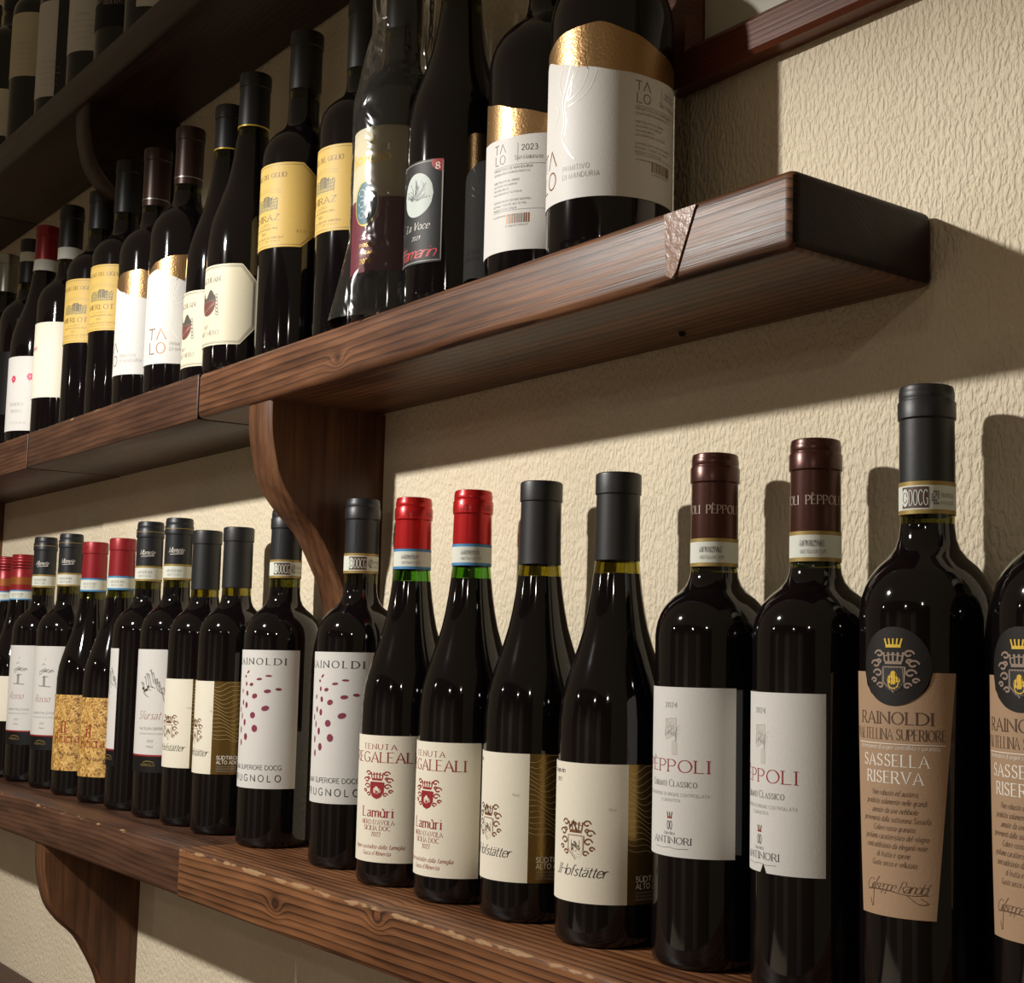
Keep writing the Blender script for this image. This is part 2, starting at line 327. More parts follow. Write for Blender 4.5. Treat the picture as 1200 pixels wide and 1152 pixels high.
class Ink:
    """flat print, in millimetres on the label (u to the right, z up), later wrapped round a bottle"""
    def __init__(s): s.v = []; s.f = []; s.m = []; s.mats = []
    def mi(s, mat):
        if mat not in s.mats: s.mats.append(mat)
        return s.mats.index(mat)
    def strip(s, pts, wf, mat):
        P = []
        for i in range(len(pts)-1):
            a, b = pts[i], pts[i+1]; L = math.hypot(b[0]-a[0], b[1]-a[1]); n = max(1, int(abs(b[0]-a[0])/2.0+.999))
            for k in range(n): P.append((a[0]+(b[0]-a[0])*k/n, a[1]+(b[1]-a[1])*k/n))
        P.append(pts[-1]); P = [p for i, p in enumerate(P) if i == 0 or math.hypot(p[0]-P[i-1][0], p[1]-P[i-1][1]) > 1e-5]
        if len(P) < 2: return
        m = s.mi(mat); b0 = len(s.v)
        for i, p in enumerate(P):
            a = P[max(i-1, 0)]; b = P[min(i+1, len(P)-1)]; dx, dz = b[0]-a[0], b[1]-a[1]; L = math.hypot(dx, dz) or 1
            if i == 0 or i == len(P)-1: k = 1
            else:
                d1 = (P[i][0]-P[i-1][0], P[i][1]-P[i-1][1]); l1 = math.hypot(*d1); cs = (d1[0]*dx+d1[1]*dz)/(l1*L); k = 1/max(cs, .45)
            wd = (wf(dx/L, dz/L) if callable(wf) else wf)*.5*k
            s.v += [(p[0]-dz/L*wd, p[1]+dx/L*wd), (p[0]+dz/L*wd, p[1]-dx/L*wd)]
        for i in range(len(P)-1):
            s.f.append((b0+2*i, b0+2*i+1, b0+2*i+3, b0+2*i+2)); s.m.append(m)
    def text(s, t, u, z, h, style='serif', width=None, mat=None, align='c', wt=1.0, shear=0.0, gap=.22, base=0.0, small=None, lens=1):
        """base: extra rise per mm; small: small-caps factor"""
        mat = mat or INK
        if not t.strip(): return
        items = []; x = 0
        for ch in t:
            if ch == ' ': x += .42; continue
            sc = 1.0; c2 = ch
            if small and ch.islower(): sc = small; c2 = ch.upper()
            if c2 not in G and c2 not in ACC: continue
            w, st = glyph(c2); items.append((x, sc, st)); x += w*sc+gap
        tot = (x-gap)*h; kx = (width/tot) if width else 1.0
        W = tot*kx; u0 = {'c': u-W/2, 'l': u, 'r': u-W}[align]
        if style == 'serif': thick, thin = .15*h*wt, .055*h*wt
        elif style == 'sans': thick = thin = .105*h*wt
        else: thick, thin = .11*h*wt, .045*h*wt
        if kx < 1: thick *= max(.5, kx); thin *= max(.6, kx)
        def wf(dx, dz):
            if style == 'sans': return thick
            a = abs(dz); a = a if dx*dz <= 0.05 else a*(.45 if abs(dx) > .25 else 1)
            return thin+(thick-thin)*min(1, a*1.15)
        for x0, sc, st in items:
            for pts, fl in st:
                q = [(u0+((px*sc+x0)*h+shear*pz*sc*h)*kx, z+pz*sc*h+base*((px*sc+x0)*h*kx)) for px, pz in pts]
                s.strip(q, wf, mat)
                if style == 'serif' and fl == '':
                    for (e, o), qe in (((pts[0], pts[1]), q[0]), ((pts[-1], pts[-2]), q[-1])):
                        if abs(e[1]-o[1]) > .2 and min(abs(e[1]), abs(e[1]-1), abs(e[1]-.62)) < .02:
                            r = .13*h*sc*kx; s.strip([(qe[0]-r, qe[1]), (qe[0]+r, qe[1])], thin*1.1, mat)
    def line(s, pts, wd, mat, smooth=False):
        s.strip(catmull(pts, 3) if smooth else pts, wd, mat)
    def patch(s, fb, ft, u0, u1, mat, n=10):
        m = s.mi(mat); b0 = len(s.v)
        for i in range(n+1):
            u = u0+(u1-u0)*i/n; s.v += [(u, fb(u)), (u, ft(u))]
        for i in range(n): s.f.append((b0+2*i, b0+2*i+2, b0+2*i+3, b0+2*i+1)); s.m.append(m)
    def blob(s, u, z, a, b, mat, rot=0, n=12):
        m = s.mi(mat); b0 = len(s.v); s.v.append((u, z)); c, t = math.cos(rot), math.sin(rot)
        for i in range(n):
            x, y = a*math.cos(2*PI*i/n), b*math.sin(2*PI*i/n); s.v.append((u+x*c-y*t, z+x*t+y*c))
        for i in range(n): s.f.append((b0, b0+1+i, b0+1+(i+1) % n)); s.m.append(m)
    def rect(s, u0, u1, z0, z1, mat):
        s.patch(lambda u: z0, lambda u: z1, u0, u1, mat, max(1, int(abs(u1-u0)/2.5)))
    def build(s, name, parent, R, phi, off=.55):
        """R mm, phi degrees: where u = 0 points, from -Y towards +X"""
        if not s.v: return None
        r = (R+off)*MM; ph = math.radians(phi)
        vs = [(r*math.sin(ph+u/R), -r*math.cos(ph+u/R), z*MM) for u, z in s.v]
        return mesh_obj(name, vs, s.f, s.mats, parent, s.m)

def label_patch(name, parent, R, phi, a0, a1, zb, zt, mat, off=.2, th=.25, n=None, rot=None):
    """curved sheet a0..a1 degrees (relative to phi); zb / zt in mm, numbers or functions of the angle"""
    zb_ = zb if callable(zb) else (lambda a: zb); zt_ = zt if callable(zt) else (lambda a: zt)
    n = n or max(6, int((a1-a0)/3)); vs, fs = [], []
    ro, ri = (R+off+th)*MM, (R+off-.15)*MM
    for i in range(n+1):
        a = a0+(a1-a0)*i/n; A = math.radians(phi+a); b, t = zb_(a)*MM, zt_(a)*MM
        for r in (ro, ri): vs += [(r*math.sin(A), -r*math.cos(A), b), (r*math.sin(A), -r*math.cos(A), t)]
    for i in range(n):
        k = 4*i; q = k+4
        fs += [(k, q, q+1, k+1), (k+1, q+1, q+3, k+3), (k, k+2, q+2, q)]
    fs += [(0, 1, 3, 2), (4*n, 4*n+2, 4*n+3, 4*n+1)]
    return mesh_obj(name, vs, fs, mat, parent, None, True, 30)

# ------------------------------------------------------------------ bottle
def profile(kind, R, h, zs=None, zn=None):
    n = 15.0
    if kind == 'bordeaux':
        zs = zs or 203; zn = zn or zs+32; L = zn-zs
        t = [(0, 1), (.15, .988), (.3, .962), (.45, .915), (.6, .838), (.75, .725), (.87, .595), (1.0, .49), (1.15, .432), (1.35, .405)]
        k = (n/R)/.405
        pr = [(R*(f if f > .6 else f*(1+(k-1)*(.6-f)/.195)), zs+L*a) for a, f in t]
    else:
        zs = zs or 128; k = (h-zs)/190.0
        t = [(0, 1), (16, .994), (31, .953), (44, .870), (56, .769), (68, .668), (80, .580), (92, .518), (105, .465), (118, .426), (130, .400)]
        pr = [(max(n, R*f), zs+a*k) for a, f in t]; pr[-1] = (n+.2, pr[-1][1])
    low = [(0, 3), (R*.55, 2), (R-6, 0), (R-3.2, .5), (R-1.2, 2.2), (R-.2, 5.5), (R, 9)]
    return low+[(R, zs-.01*1)] + pr[1:] if False else low+[(R, zs)]+pr[1:]
def interp_r(pr, z):
    for (r0, z0), (r1, z1) in zip(pr, pr[1:]):
        if z0 <= z <= z1: return r0+(r1-r0)*(z-z0)/(z1-z0+1e-9)
    return pr[-1][0]
def bottle(label, X, Y, z0, h, kind='bordeaux', R=37.5, zs=None, zn=None, cap='ridged', capmat=None, capz=None, fill=None, glass=None, group=None, seal=None, rc=None):
    """all lengths in mm except X, Y, z0. capz: lower end of the capsule. fill: wine level. seal: (z0, z1, stripe material)"""
    t = thing('wine_bottle', label, 'bottle', (X, Y, z0), group)
    rc = rc or 15.5
    pr = profile(kind, R, h, zs, zn)
    zlast = pr[-1][1]
    lo_cap = min(capz, (seal[0] if seal else capz))
    top = (14.6, h-1.0)
    fill = fill or lo_cap-1
    glass = glass or DIMGLASS
    P = [q for q in pr if q[1] < fill]+[(interp_r(pr, fill), fill)]
    mi = [0]*(len(P)-1)
    rf = P[-1][0]
    # neck above the wine: outer wall, over the lip, inner wall down to the wine
    up = [q for q in pr if q[1] > fill+.5 and q[1] < h-2]+([(14.9, h-14)] if zlast < h-14 else [])+[(14.6, h-1.5), (10, h-1.0)]
    P2 = P+up; mi += [1]*len(up)
    inn = [(9.5, h-1.5)]+[(max(6, r-3.0), z) for r, z in reversed(up[:-2])]+[(rf-2.6, fill+.2)]
    P2 += inn; mi += [1]*len(inn)
    P2 += [(0, fill+.2)]; mi += [2]
    lathe('bottle_glass', [(r*MM, z*MM) for r, z in P2], [DARK, glass, WINE], t, 56, mi)
    # capsule
    c = capz; b = 15.3
    rb = max(b, interp_r(pr, c)+.35); rb2 = lambda z: max(b, interp_r(pr, z)+.35)
    if cap == 'plain':
        cp = [(rb-.3, c), (rb, c+.2), (rb2(c+8), c+8), (b-.1, h-17), (b-.1, h-15.6), (rc+.55, h-14.8), (rc+.55, h-2.2), (rc+.2, h-.9), (rc-1.2, h-.1), (0, h)]
    elif cap == 'screw':
        cp = [(rb-.3, c), (rb, c+.2), (b+.3, c+10)]
        z = h-22
        while z < h-5: cp += [(b+.3, z), (b-.5, z+1.0), (b-.5, z+1.8), (b+.3, z+2.8)]; z += 4.2
        cp += [(b+.2, h-1.4), (b-1.2, h-.2), (0, h)]
    else:
        cp = [(rb-.3, c), (rb, c+.2), (rb2(c+8), c+8), (b-.1, h-21), (b-.1, h-19.6), (rc+.6, h-18.6), (rc+.6, h-9.6), (rc-.1, h-8.4), (rc-.25, h-7.9), (rc-.1, h-7.3), (rc-.1, h-3.6), (rc-.5, h-3.0), (rc-.4, h-2.0), (rc-.9, h-.6), (rc-2.2, h), (rc-4, h-.25), (0, h-.4)]
    lathe('capsule', [(r*MM, z*MM) for r, z in cp], capmat or CAP_BLACK, t, 48)
    if seal:
        s0, s1, sm = seal[:3]; r0 = rb2(s0)+.25; r1 = rb2(s1)+.25; e = (s1-s0)*.13
        f = lambda z: r0+(r1-r0)*(z-s0)/(s1-s0)
        q = [(f(s0)-.4, s0), (f(s0), s0), (f(s0+e), s0+e), (f(s1-e), s1-e), (f(s1), s1), (f(s1)-.4, s1)]
        ns = lathe('neck_seal', [(r*MM, z*MM) for r, z in q], [P_BAND, sm], t, 48, [1, 1, 0, 1, 1], 60)
        if len(seal) > 3: seal[3](ns, f((s0+s1)/2), s0+e, s1-e)
    t['R'] = R
    return t
def foil_ring(t, z, mat, R=15.6, wz=1.6):
    lathe('foil_ring', [((R-.5)*MM, z*MM), (R*MM, (z+.2)*MM), (R*MM, (z+wz-.2)*MM), ((R-.5)*MM, (z+wz)*MM)], mat, t, 40)

# neck seal prints
def seal_number(num, phi):
    def f(ns, r, z0, z1):
        i = Ink(); H = z1-z0
        i.text(num, 0, z0+H*.50, H*.26, 'sans', 15, INK, 'c', 1.2)
        i.text('IMBOTTIGLIATORE E 0,750', 1, z0+H*.18, H*.16, 'sans', 16, INKG, 'c', 1.2)
        i.build('seal_lettering', ns, r, phi, .25)
    return f
def seal_docg(phi, word='DOCG'):
    def f(ns, r, z0, z1):
        i = Ink(); H = z1-z0
        i.rect(-12, 4.6, z0+H*.06, z1-H*.06, INKB)
        i.build('seal_emblem', ns, r, phi, .12)
        i = Ink(); i.blob(-9.6, z0+H*.5, 2.6, H*.38, P_BAND); i.line([(-9.6+1.6*math.cos(a*.6), z0+H*.5+H*.22*math.sin(a*.6)) for a in range(11)], .5, INKB)
        i.text(word, -1.3, z0+H*.17, H*.64, 'sans', 10.6, P_BAND, 'c', 1.0)
        for a in range(4):
            for b in range(5):
                if (a*7+b*3) % 4: i.rect(6+a*1.1, 6.9+a*1.1, z0+H*(.2+b*.12), z0+H*(.29+b*.12), INKG)
        i.text('RB4018266', 16, z0+H*.5, H*.18, 'sans', 9, INKG); i.text('RAINOLDI 0,750', 16, z0+H*.2, H*.14, 'sans', 9, INKG)
        i.build('seal_lettering', ns, r, phi, .25)
    return f
def seal_plain(phi):
    def f(ns, r, z0, z1):
        i = Ink(); H = z1-z0
        i.text('AXN 03 92 7021', 0, z0+H*.5, H*.22, 'sans', 17, INKG); i.text('IMBOTT E 0,750', 0, z0+H*.18, H*.18, 'sans', 15, INKL)
        i.build('seal_lettering', ns, r, phi, .25)
    return f

# ------------------------------------------------------------------ label designs
def crest(i, u, z, w, h, mat, fill, fmat=None):
    """shield with crown and leafy supporters"""
    sw, sh = w*.21, h*.48; z0 = z-h*.5
    i.patch(lambda x: z0+sh*.42-math.sqrt(max(0, 1-((x-u)/sw)**2))*sh*.42, lambda x: z0+sh, u-sw, u+sw, fill, 8)
    i.line([(u-sw, z0+sh), (u+sw, z0+sh), (u+sw, z0+sh*.4), (u, z0), (u-sw, z0+sh*.4), (u-sw, z0+sh)], w*.03, mat)
    for k in range(3): i.blob(u+(k-1)*sw*.35, z0+sh*(.5+.12*(k % 2)), sw*.22, sh*.16, fmat or P_CREAM, .5*k)
    i.strip([(u-sw*.5, z0+sh*.3), (u+sw*.4, z0+sh*.35), (u+sw*.1, z0+sh*.7)], w*.03, fmat or P_CREAM)
    # crown
    c0 = z0+sh*1.12
    i.patch(lambda x: c0, lambda x: c0+h*.06, u-w*.17, u+w*.17, mat, 3)
    for k in range(5):
        x = u+(k-2)*w*.085; i.line([(x, c0+h*.05), (x*1.0+(k-2)*w*.012, c0+h*.2)], w*.035, mat); i.blob(x+(k-2)*w*.014, c0+h*.21, w*.028, h*.026, mat)
    i.line([(u-w*.2, c0+h*.15), (u, c0+h*.19), (u+w*.2, c0+h*.15)], w*.02, mat, True)
    # mantling on both sides
    for sd in (-1, 1):
        for a, b, r in ((.30, .42, .10), (.38, .22, .11), (.33, .04, .11), (.42, -.10, .07), (.27, -.20, .08), (.30, .27, .06)):
            cx, cz = u+sd*w*a, z+h*(b-.18); pts = []
            for k in range(8):
                an = k*.85; rr = r*(1-k*.09); pts.append((cx+sd*w*rr*math.cos(an), cz+h*rr*.75*math.sin(an)))
            i.line(pts, w*.035, mat, True)
def d_peppoli(t, phi, torn=False):
    R = 37.5; hw = 65.5
    if torn:
        def zb(a):
            d = a-6; return 68.5+(5.5-abs(d)*1.3 if abs(d) < 3.6 else 0)
        lp = label_patch('label', t, R, phi, -hw, hw, zb, 171, P_WHITE, n=90)
    else: lp = label_patch('label', t, R, phi, -hw, hw, 68, 171.5, P_WHITE)
    i = Ink()
    i.text('2024', 0, 159, 3.0, 'serif', 10, INKG)
    i.text('PÈPPOLI', 0, 119.6, 7.3, 'serif', 53, INKR, wt=.9)
    i.text('Chianti Classico', 0, 110.6, 4.2, 'serif', 38, INKG, small=.75)
    i.text('DENOMINAZIONE DI ORIGINE CONTROLLATA', 0, 104.8, 1.9, 'sans', 54, INKL); i.text('E GARANTITA', 0, 101.2, 1.9, 'sans', 16, INKL)
    for k in (-1, 0, 1): i.line([(k*1.2, 91.6), (k*2.1, 95)], .8, INKC)
    i.rect(-2, 2, 91, 92, INKR)
    for k in (-1, 1): i.line([(k*1.1+.9*math.cos(a*.7), 87+2.6*math.sin(a*.7)) for a in range(10)], .4, INK)
    i.text('Marchesi', -.5, 81.2, 2.2, 'script', 9, INK, shear=.35); i.text('ANTINORI', 0, 76, 3.9, 'serif', 31.5, INK)
    i.line([(-14, 73.4), (-5, 72.9), (0, 73.6), (5, 72.9), (14, 73.4)], .3, INKG)
    # wineglass sketch
    g1 = flat('sketch_grey', '#8f8b86', .6); g2 = flat('sketch_pale', '#bdb9b2', .6)
    i.patch(lambda u: 139+(u+4)*.35, lambda u: 151.5+(u+4)*.15, -4.4, 4.6, g2, 6)
    i.patch(lambda u: 130, lambda u: 139-abs(u-2.5)*.6, 1.0, 5.2, g2, 5)
    i.line([(-4, 152), (-4.8, 141), (-1, 143.5), (4.5, 141)], .7, g1); i.line([(4.8, 147), (4.2, 139), (3, 130)], .8, g1)
    i.line([(-4.4, 151.5), (4.2, 152.5)], .5, g1)
    for k in range(5): i.line([(-4+k*1.4, 142+k*.7), (-2.5+k*1.4, 150.5-k*.5)], .45, g1)
    for k in range(4): i.line([(3+k, 146-k*2), (8-k*.5, 148.5-k*2.6)], .25, g2)
    i.text('Pèp', -.2, 145.5, 2.8, 'script', 5, INK, shear=.2); i.text('Poli', .8, 142, 2.8, 'script', 6, INK, shear=.2)
    i.build('lettering', lp, R, phi)
def d_sassella(t, phi):
    R = 37.5
    hw = lambda z: 35+(z-58)*(16.5/127)
    # tapering kraft label with a round bite at the top: built as a sheet with varying width
    n, rows = 40, 22; vs, fs = [], []
    def ztop(x):
        d = (x*51.5-1.5)
        e = 17.6**2-(math.radians(d)*R)**2*.62
        bite = 188-math.sqrt(e)*1.16 if e > 0 and abs(d) < 31 else 999
        return min(184.8, bite+.5*math.sin(d*1.3))
    for j in range(rows+1):
        for k in range(n+1):
            x = -1+2*k/n; zt = ztop(x); z = 58+(zt-58)*j/rows; a = math.radians(phi+x*hw(z))
            vs.append(((R+.45)*MM*math.sin(a), -(R+.45)*MM*math.cos(a), z*MM))
    for j in range(rows):
        for k in range(n): a = j*(n+1)+k; fs.append((a, a+1, a+n+2, a+n+1))
    lp = mesh_obj('label', vs, fs, P_KRAFT, t, None, True)
    i = Ink()
    i.text('RAINOLDI', -1, 157.6, 6.2, 'serif', 45, INKB, wt=1.05); i.text('VALTELLINA SUPERIORE', -.5, 149.4, 5.6, 'serif', 58, INKB, wt=.9, gap=.2)
    i.line([(-27, 147.2), (28, 147.2)], .35, INKW); i.text('denominazione di origine controllata e garantita', 0, 144.4, 2.3, 'script', 50, INKW, shear=.3)
    i.text('SASSELLA', -.5, 135.6, 6.0, 'serif', 40, INKW, wt=.9, gap=.26); i.text('RISERVA', -.5, 126.8, 6.0, 'serif', 34, INKW, wt=.9, gap=.26)
    z = 120.3
    for s, w_ in (('Vino robusto ed austero,', 28), ('prodotto solamente nelle grandi', 36), ('annate da uve nebbiolo', 27), ('provenienti dalla sottozona Sassella.', 41), ('Colore rosso granato,', 25),
              ('profumo caratteristico del vitigno', 38), ('contraddistinto da eleganti note', 36), ('di frutta e spezie.', 20), ('Gusto secco e vellutato.', 27)):
        i.text(s, 0, z, 3.0, 'script', w_, INKB, shear=.4, wt=1.2); z -= 4.55
    i.text('Giuseppe Rainoldi', 0, 71, 5.6, 'script', 36, INKB, shear=.55, wt=.7, gap=.05)
    i.line([(-17, 70.5), (-5, 71.6), (8, 70), (19, 70.8)], .35, INKB, True); i.line([(-8, 78), (-12, 72), (-13, 62), (-15, 66)], .4, INKB, True)
    i.line([(8, 70), (14, 66), (19, 66.5), (15, 69)], .35, INKB, True)
    i.build('lettering', lp, R, phi)
    e = Ink(); e.blob(0, 188, 20.3, 20.8, P_DISC, 0, 40)
    # wide disc: build as columns so that it follows the glass
    e = Ink(); e.patch(lambda u: 188-math.sqrt(max(0, 1-(u/20.3)**2))*20.8, lambda u: 188+math.sqrt(max(0, 1-(u/20.3)**2))*20.8, -20.3, 20.3, P_DISC, 40)
    seal = e.build('seal_sticker', t, R, phi+1.5, .8)
    c = Ink(); cm = flat('seal_grey_print', '#8d7a6c', .5)
    crest(c, 0, 188, 29, 27, cm, INK, GOLDBRIGHT)
    c.blob(0, 182, 2.2, 3.6, GOLDBRIGHT); c.line([(-3.2, 181), (-2.4, 177.5), (0, 176.3), (2.4, 177.5), (3.2, 181)], .6, GOLDBRIGHT, True)
    for k in range(5): c.line([((k-2)*1.9, 198.5), ((k-2)*2.5, 202.6)], .9, GOLDBRIGHT)
    c.rect(-4.4, 4.4, 197.8, 199.4, GOLDBRIGHT)
    c.build('emblem', seal, R, phi+1.5, 1.05)
def contour(i, u0, u1, z0, z1, mat, n=13, seed=1, wd=.35):
    rr = random.Random(seed); a, b = rr.random()*6, rr.random()*6
    for k in range(n):
        zb = z0+(z1-z0)*k/(n-1); pts = []
        for j in range(11):
            f = j/10; u = u0+(u1-u0)*f
            z = zb+3.5*math.sin(f*4+a+k*.22)+1.6*math.sin(f*11+b+k*.5)
            pts.append((u, min(z1, max(z0, z))))
        i.line(pts, wd, mat, True)
def d_hof(t, phi, R=38.5, z0=29, z1=119, edge=57, right=100, name_right=34, variant='red'):
    """phi: crest axis; edge: degrees where the cream part ends and the bronze strip starts"""
    lp = label_patch('label', t, R, phi, -70, edge, z0, z1, P_CREAM)
    lb = label_patch('label_strip', t, R, phi, edge, right, z0, z1, P_BRONZE)
    s = (z1-z0)/90.
    i = Ink(); crest(i, 0, z0+43.5*s, 30, 31*s, INKC, P_CREAM, INKB)
    i.line([(-3.4, z0+40*s), (-3.4, z0+33*s), (0, z0+29.5*s), (3.4, z0+33*s), (3.4, z0+40*s)], .6, INKC)
    i.line([(-5.5, z0+47*s), (-2, z0+52*s), (2, z0+45*s)], 1.1, INK)
    i.text('J.Hofstätter', 1.5, z0+17*s, 7.0*s, 'script', 42, INK, shear=.38, gap=.1, wt=1.1)
    if variant == 'red': i.text('Lagrein', -19, z0+83*s, 3.2, 'serif', 15, INK); i.text('2022', -19, z0+77*s, 2.6, 'serif', 7, INKG)
    i.text('750 ml', 26, z0+60*s, 1.6, 'sans', 5, INKL)
    i.build('lettering', lp, R, phi)
    i = Ink(); eu = math.radians(edge)*R; ru = math.radians(right)*R
    lc = flat('contour_gold', '#b9a874', .4, .3)
    contour(i, eu+.5, ru-.5, z0+32*s, z1-1, lc, 15, 3)
    i.text('SÜDTIROL', eu+6, z0+14.5*s, 3.4, 'sans', 22, INKW, 'l', 1.3); i.text('ALTO ADIGE', eu+6, z0+10*s, 3.4, 'sans', 24, INKW, 'l', 1.3)
    for k in range(3): i.text('DENOMINAZIONE ORIGINE', eu+6, z0+(7-k*2.2)*s, 1.2, 'sans', 20, INKL, 'l')
    i.build('strip_lettering', lb, R, phi)
def d_lamuri(t, phi):
    R = 38.5
    lp = label_patch('label', t, R, phi, -50, 66, 20, 121, P_CREAM)
    i = Ink()
    i.text('TENUTA', 0, 110, 4.2, 'serif', 33, INKR, gap=.34); i.text('REGALEALI', 1.2, 99.6, 8.0, 'serif', 63, INKR, wt=.95, gap=.2)
    crest(i, 0, 84, 30, 27, INKR, INKR, P_CREAM)
    i.text('Lamùri', 0, 56, 7.6, 'serif', 30, INKR, wt=1.1)
    i.text("NERO D'AVOLA", .4, 50, 3.6, 'serif', 32, INKR, wt=.9); i.text('SICILIA DOC', .4, 45.3, 3.6, 'serif', 26, INKR, wt=.9); i.text('2022', .4, 40.6, 3.4, 'serif', 9, INKR)
    i.text('Vigne custodite dalla famiglia', 0, 30.8, 3.4, 'script', 50, INKR, shear=.35, wt=1.2); i.text("Tasca d'Almerita", 0, 25.6, 3.4, 'script', 28, INKR, shear=.35, wt=1.2)
    i.build('lettering', lp, R, phi)
def d_ugnolo(t, phi, right=90):
    R = 37.5
    lp = label_patch('label', t, R, 0, -70, right, 56.5, 187.5, P_WHITE)
    u = lambda a: math.radians(a)*R
    i = Ink()
    i.text('RAINOLDI', u(69.5), 173.6, 6.0, 'serif', 62, INK, 'r', 1.15, gap=.45)
    for a, z, rx, rz, ro in ((8.8, 166.3, 2.0, .75, .7), (45.6, 163, 2.9, .75, 0), (31, 159.8, 2.7, .9, .1), (17, 154.5, 2.3, 1.2, .2), (60.6, 150.4, 2.6, 1.0, 0), (44.6, 148.4, 3.1, 1.35, .1), (24, 143.6, 2.8, 1.8, .3),
            (7.5, 134.7, 1.7, 2.2, 0), (42.3, 132.2, 3.5, 1.9, .25), (21.6, 125.4, 2.8, 2.3, .2), (4.3, 118.2, 1.6, 2.4, 0), (26, 112.9, 2.9, 2.6, .3), (8.3, 104.7, 2.2, 2.5, 0),
            (5.5, 155, 1.2, 1.6, 0), (8.5, 146, 1.6, 1.9, .2), (-2, 137, 1.2, 2.0, 0), (-5, 148, 1, 1.6, 0), (-4, 124, 1, 2.3, 0), (-6, 111, 1.2, 2.4, 0), (-4, 99, 1.3, 2.3, 0), (3, 162, 1.2, 1.0, .7), (-10, 130, 1, 2, 0)):
        i.blob(u(a), z, rx*1.15, rz*1.35, INKM, ro)
    i.text('VALTELLINA SUPERIORE DOCG', u(69), 74.2, 4.2, 'sans', 78, INK, 'r', 1.0, gap=.2); i.text('PRUGNOLO', u(68.5), 63.2, 6.0, 'sans', 62, INK, 'r', 1.15, gap=.6)
    i.build('lettering', lp, R, 0)
def d_mount(t, phi, right, kind='mountain'):
    """white label over a black strip with a red line; phi: axis of the drawing"""
    R = 37.5
    lp = label_patch('label', t, R, 0, -70, right, 68, 185, P_WHITE)
    ls = label_patch('label_strip', t, R, 0, -70, right+3, 50, 67.8, P_DARK)
    u = lambda a: math.radians(a)*R
    i = Ink(); c = u(phi); i.rect(u(-60), u(right), 67.6, 69.4, INKR)
    rr = random.Random(5)
    if kind == 'mountain':
        for k in range(14):
            x = -16+k*2.6; top = 164-abs(x+4)*1.25-(4 if k % 3 == 1 else 0)
            q = [(c+x-2, top-2), (c+x, top), (c+x+4, top-9-rr.random()*6), (c+x+9, top-16)]; q = [p for p in q if p[0] < u(right)-1]
            if len(q) > 1: i.line(q, .75, INKG)
        for k in range(6 if right > 40 else 0): i.blob(c-14+k*1.7, 139+rr.random()*5, 1.3, 1.6, INKB)
        word = 'VALTELLINA SUPERIORE'
        if right > 40: i.text('Sfursat', c-4, 108, 9, 'script', 28, INKR, shear=.4, wt=.8)
    else:
        for k in range(16):
            a = rr.random()*6.3; r = rr.random(); x, z = c+r*12*math.cos(a), 153+r*9*math.sin(a); i.line([(x-2.5, z-1.5), (x, z+1), (x+2.5, z-1)], .8, INKG, True)
        for k in (-1, 0, 1): i.line([(c+k, 146), (c+k*1.5, 133)], .9, INKG)
        i.line([(c-9, 133), (c+10, 132)], 1.0, INKG); i.blob(c, 168, 1, 1, INKL)
        i.text('Rosso', c-3, 112, 9, 'script', 24, INKR, shear=.4, wt=.8); word = 'MONTALCINO'
    if right > 40: i.text(word, c+1, 96.5, 2.8, 'sans', 34, INK, gap=.35); i.text('DENOMINAZIONE DI ORIGINE', c+1, 91.5, 1.5, 'sans', 34, INKG) if right > 40 else 0; i.text('2021', c, 83, 2.6, 'sans', 7, INKG); i.text('ITALIA', c, 77, 2.2, 'sans', 8, INKR)
    i.build('lettering', lp, R, 0)
    i = Ink(); i.text('NEBBIOLO', c-2, 57, 2.6, 'sans', 18, BAND_GOLD); i.line([(c-8, 61), (c-2, 62.5), (c+6, 61)], .6, BAND_GOLD, True); i.build('strip_lettering', ls, R, 0)
def d_cork(t, phi):
    R = 38.5; lp = label_patch('label', t, R, 0, -70, 110, 31, 125, P_CORK)
    i = Ink(); c = math.radians(phi)*R
    i.text('il', c-10, 78, 14, 'serif', 7, INKCR, wt=.9); i.text('Bicicrate', c, 66, 12, 'serif', 47, INKCR, wt=.95)
    i.text('rosso toscano', c, 50, 5.5, 'script', 40, INK, shear=.2, wt=1.1); i.text('L', c+20, 38, 6, 'serif', 3, INK)
    i.build('lettering', lp, R, 0)
def mm_interp(tab, a):
    if a <= tab[0][0]: return tab[0][1]
    for (x0, y0), (x1, y1) in zip(tab, tab[1:]):
        if a <= x1:
            f = (a-x0)/(x1-x0); f = f*f*(3-2*f)*.5+f*.5; return y0+(y1-y0)*f
    return tab[-1][1]
TW = [(-60, 126), (-30, 135), (-5, 139), (20, 131.5), (45, 125.5), (75, 121.5), (110, 120), (152, 121.5)]
TG = [(-60, 126), (-35, 136), (-10, 147), (25, 153.5), (60, 156), (90, 149), (120, 141), (152, 136)]
def logo_talo(i, c, z, w, h, mat=None, wd=1.1):
    mat = mat or INKC; x0, x1 = c-w/2, c+w/2; m = c-w*.02
    i.line([(x0, z+h), (m-w*.06, z+h)], wd, mat); i.line([(x0+w*.22, z+h), (x0+w*.22, z+h*.56)], wd, mat)
    i.line([(m+w*.04, z+h*.56), (m+w*.25, z+h), (x1, z+h*.56)], wd, mat)
    i.line([(x0+w*.12, z+h*.46), (x0+w*.12, z), (m-w*.06, z)], wd, mat)
    i.line([(m+w*.27+w*.22*math.cos(a*.5236), z+h*.22+h*.22*math.sin(a*.5236)) for a in range(13)], wd, mat)
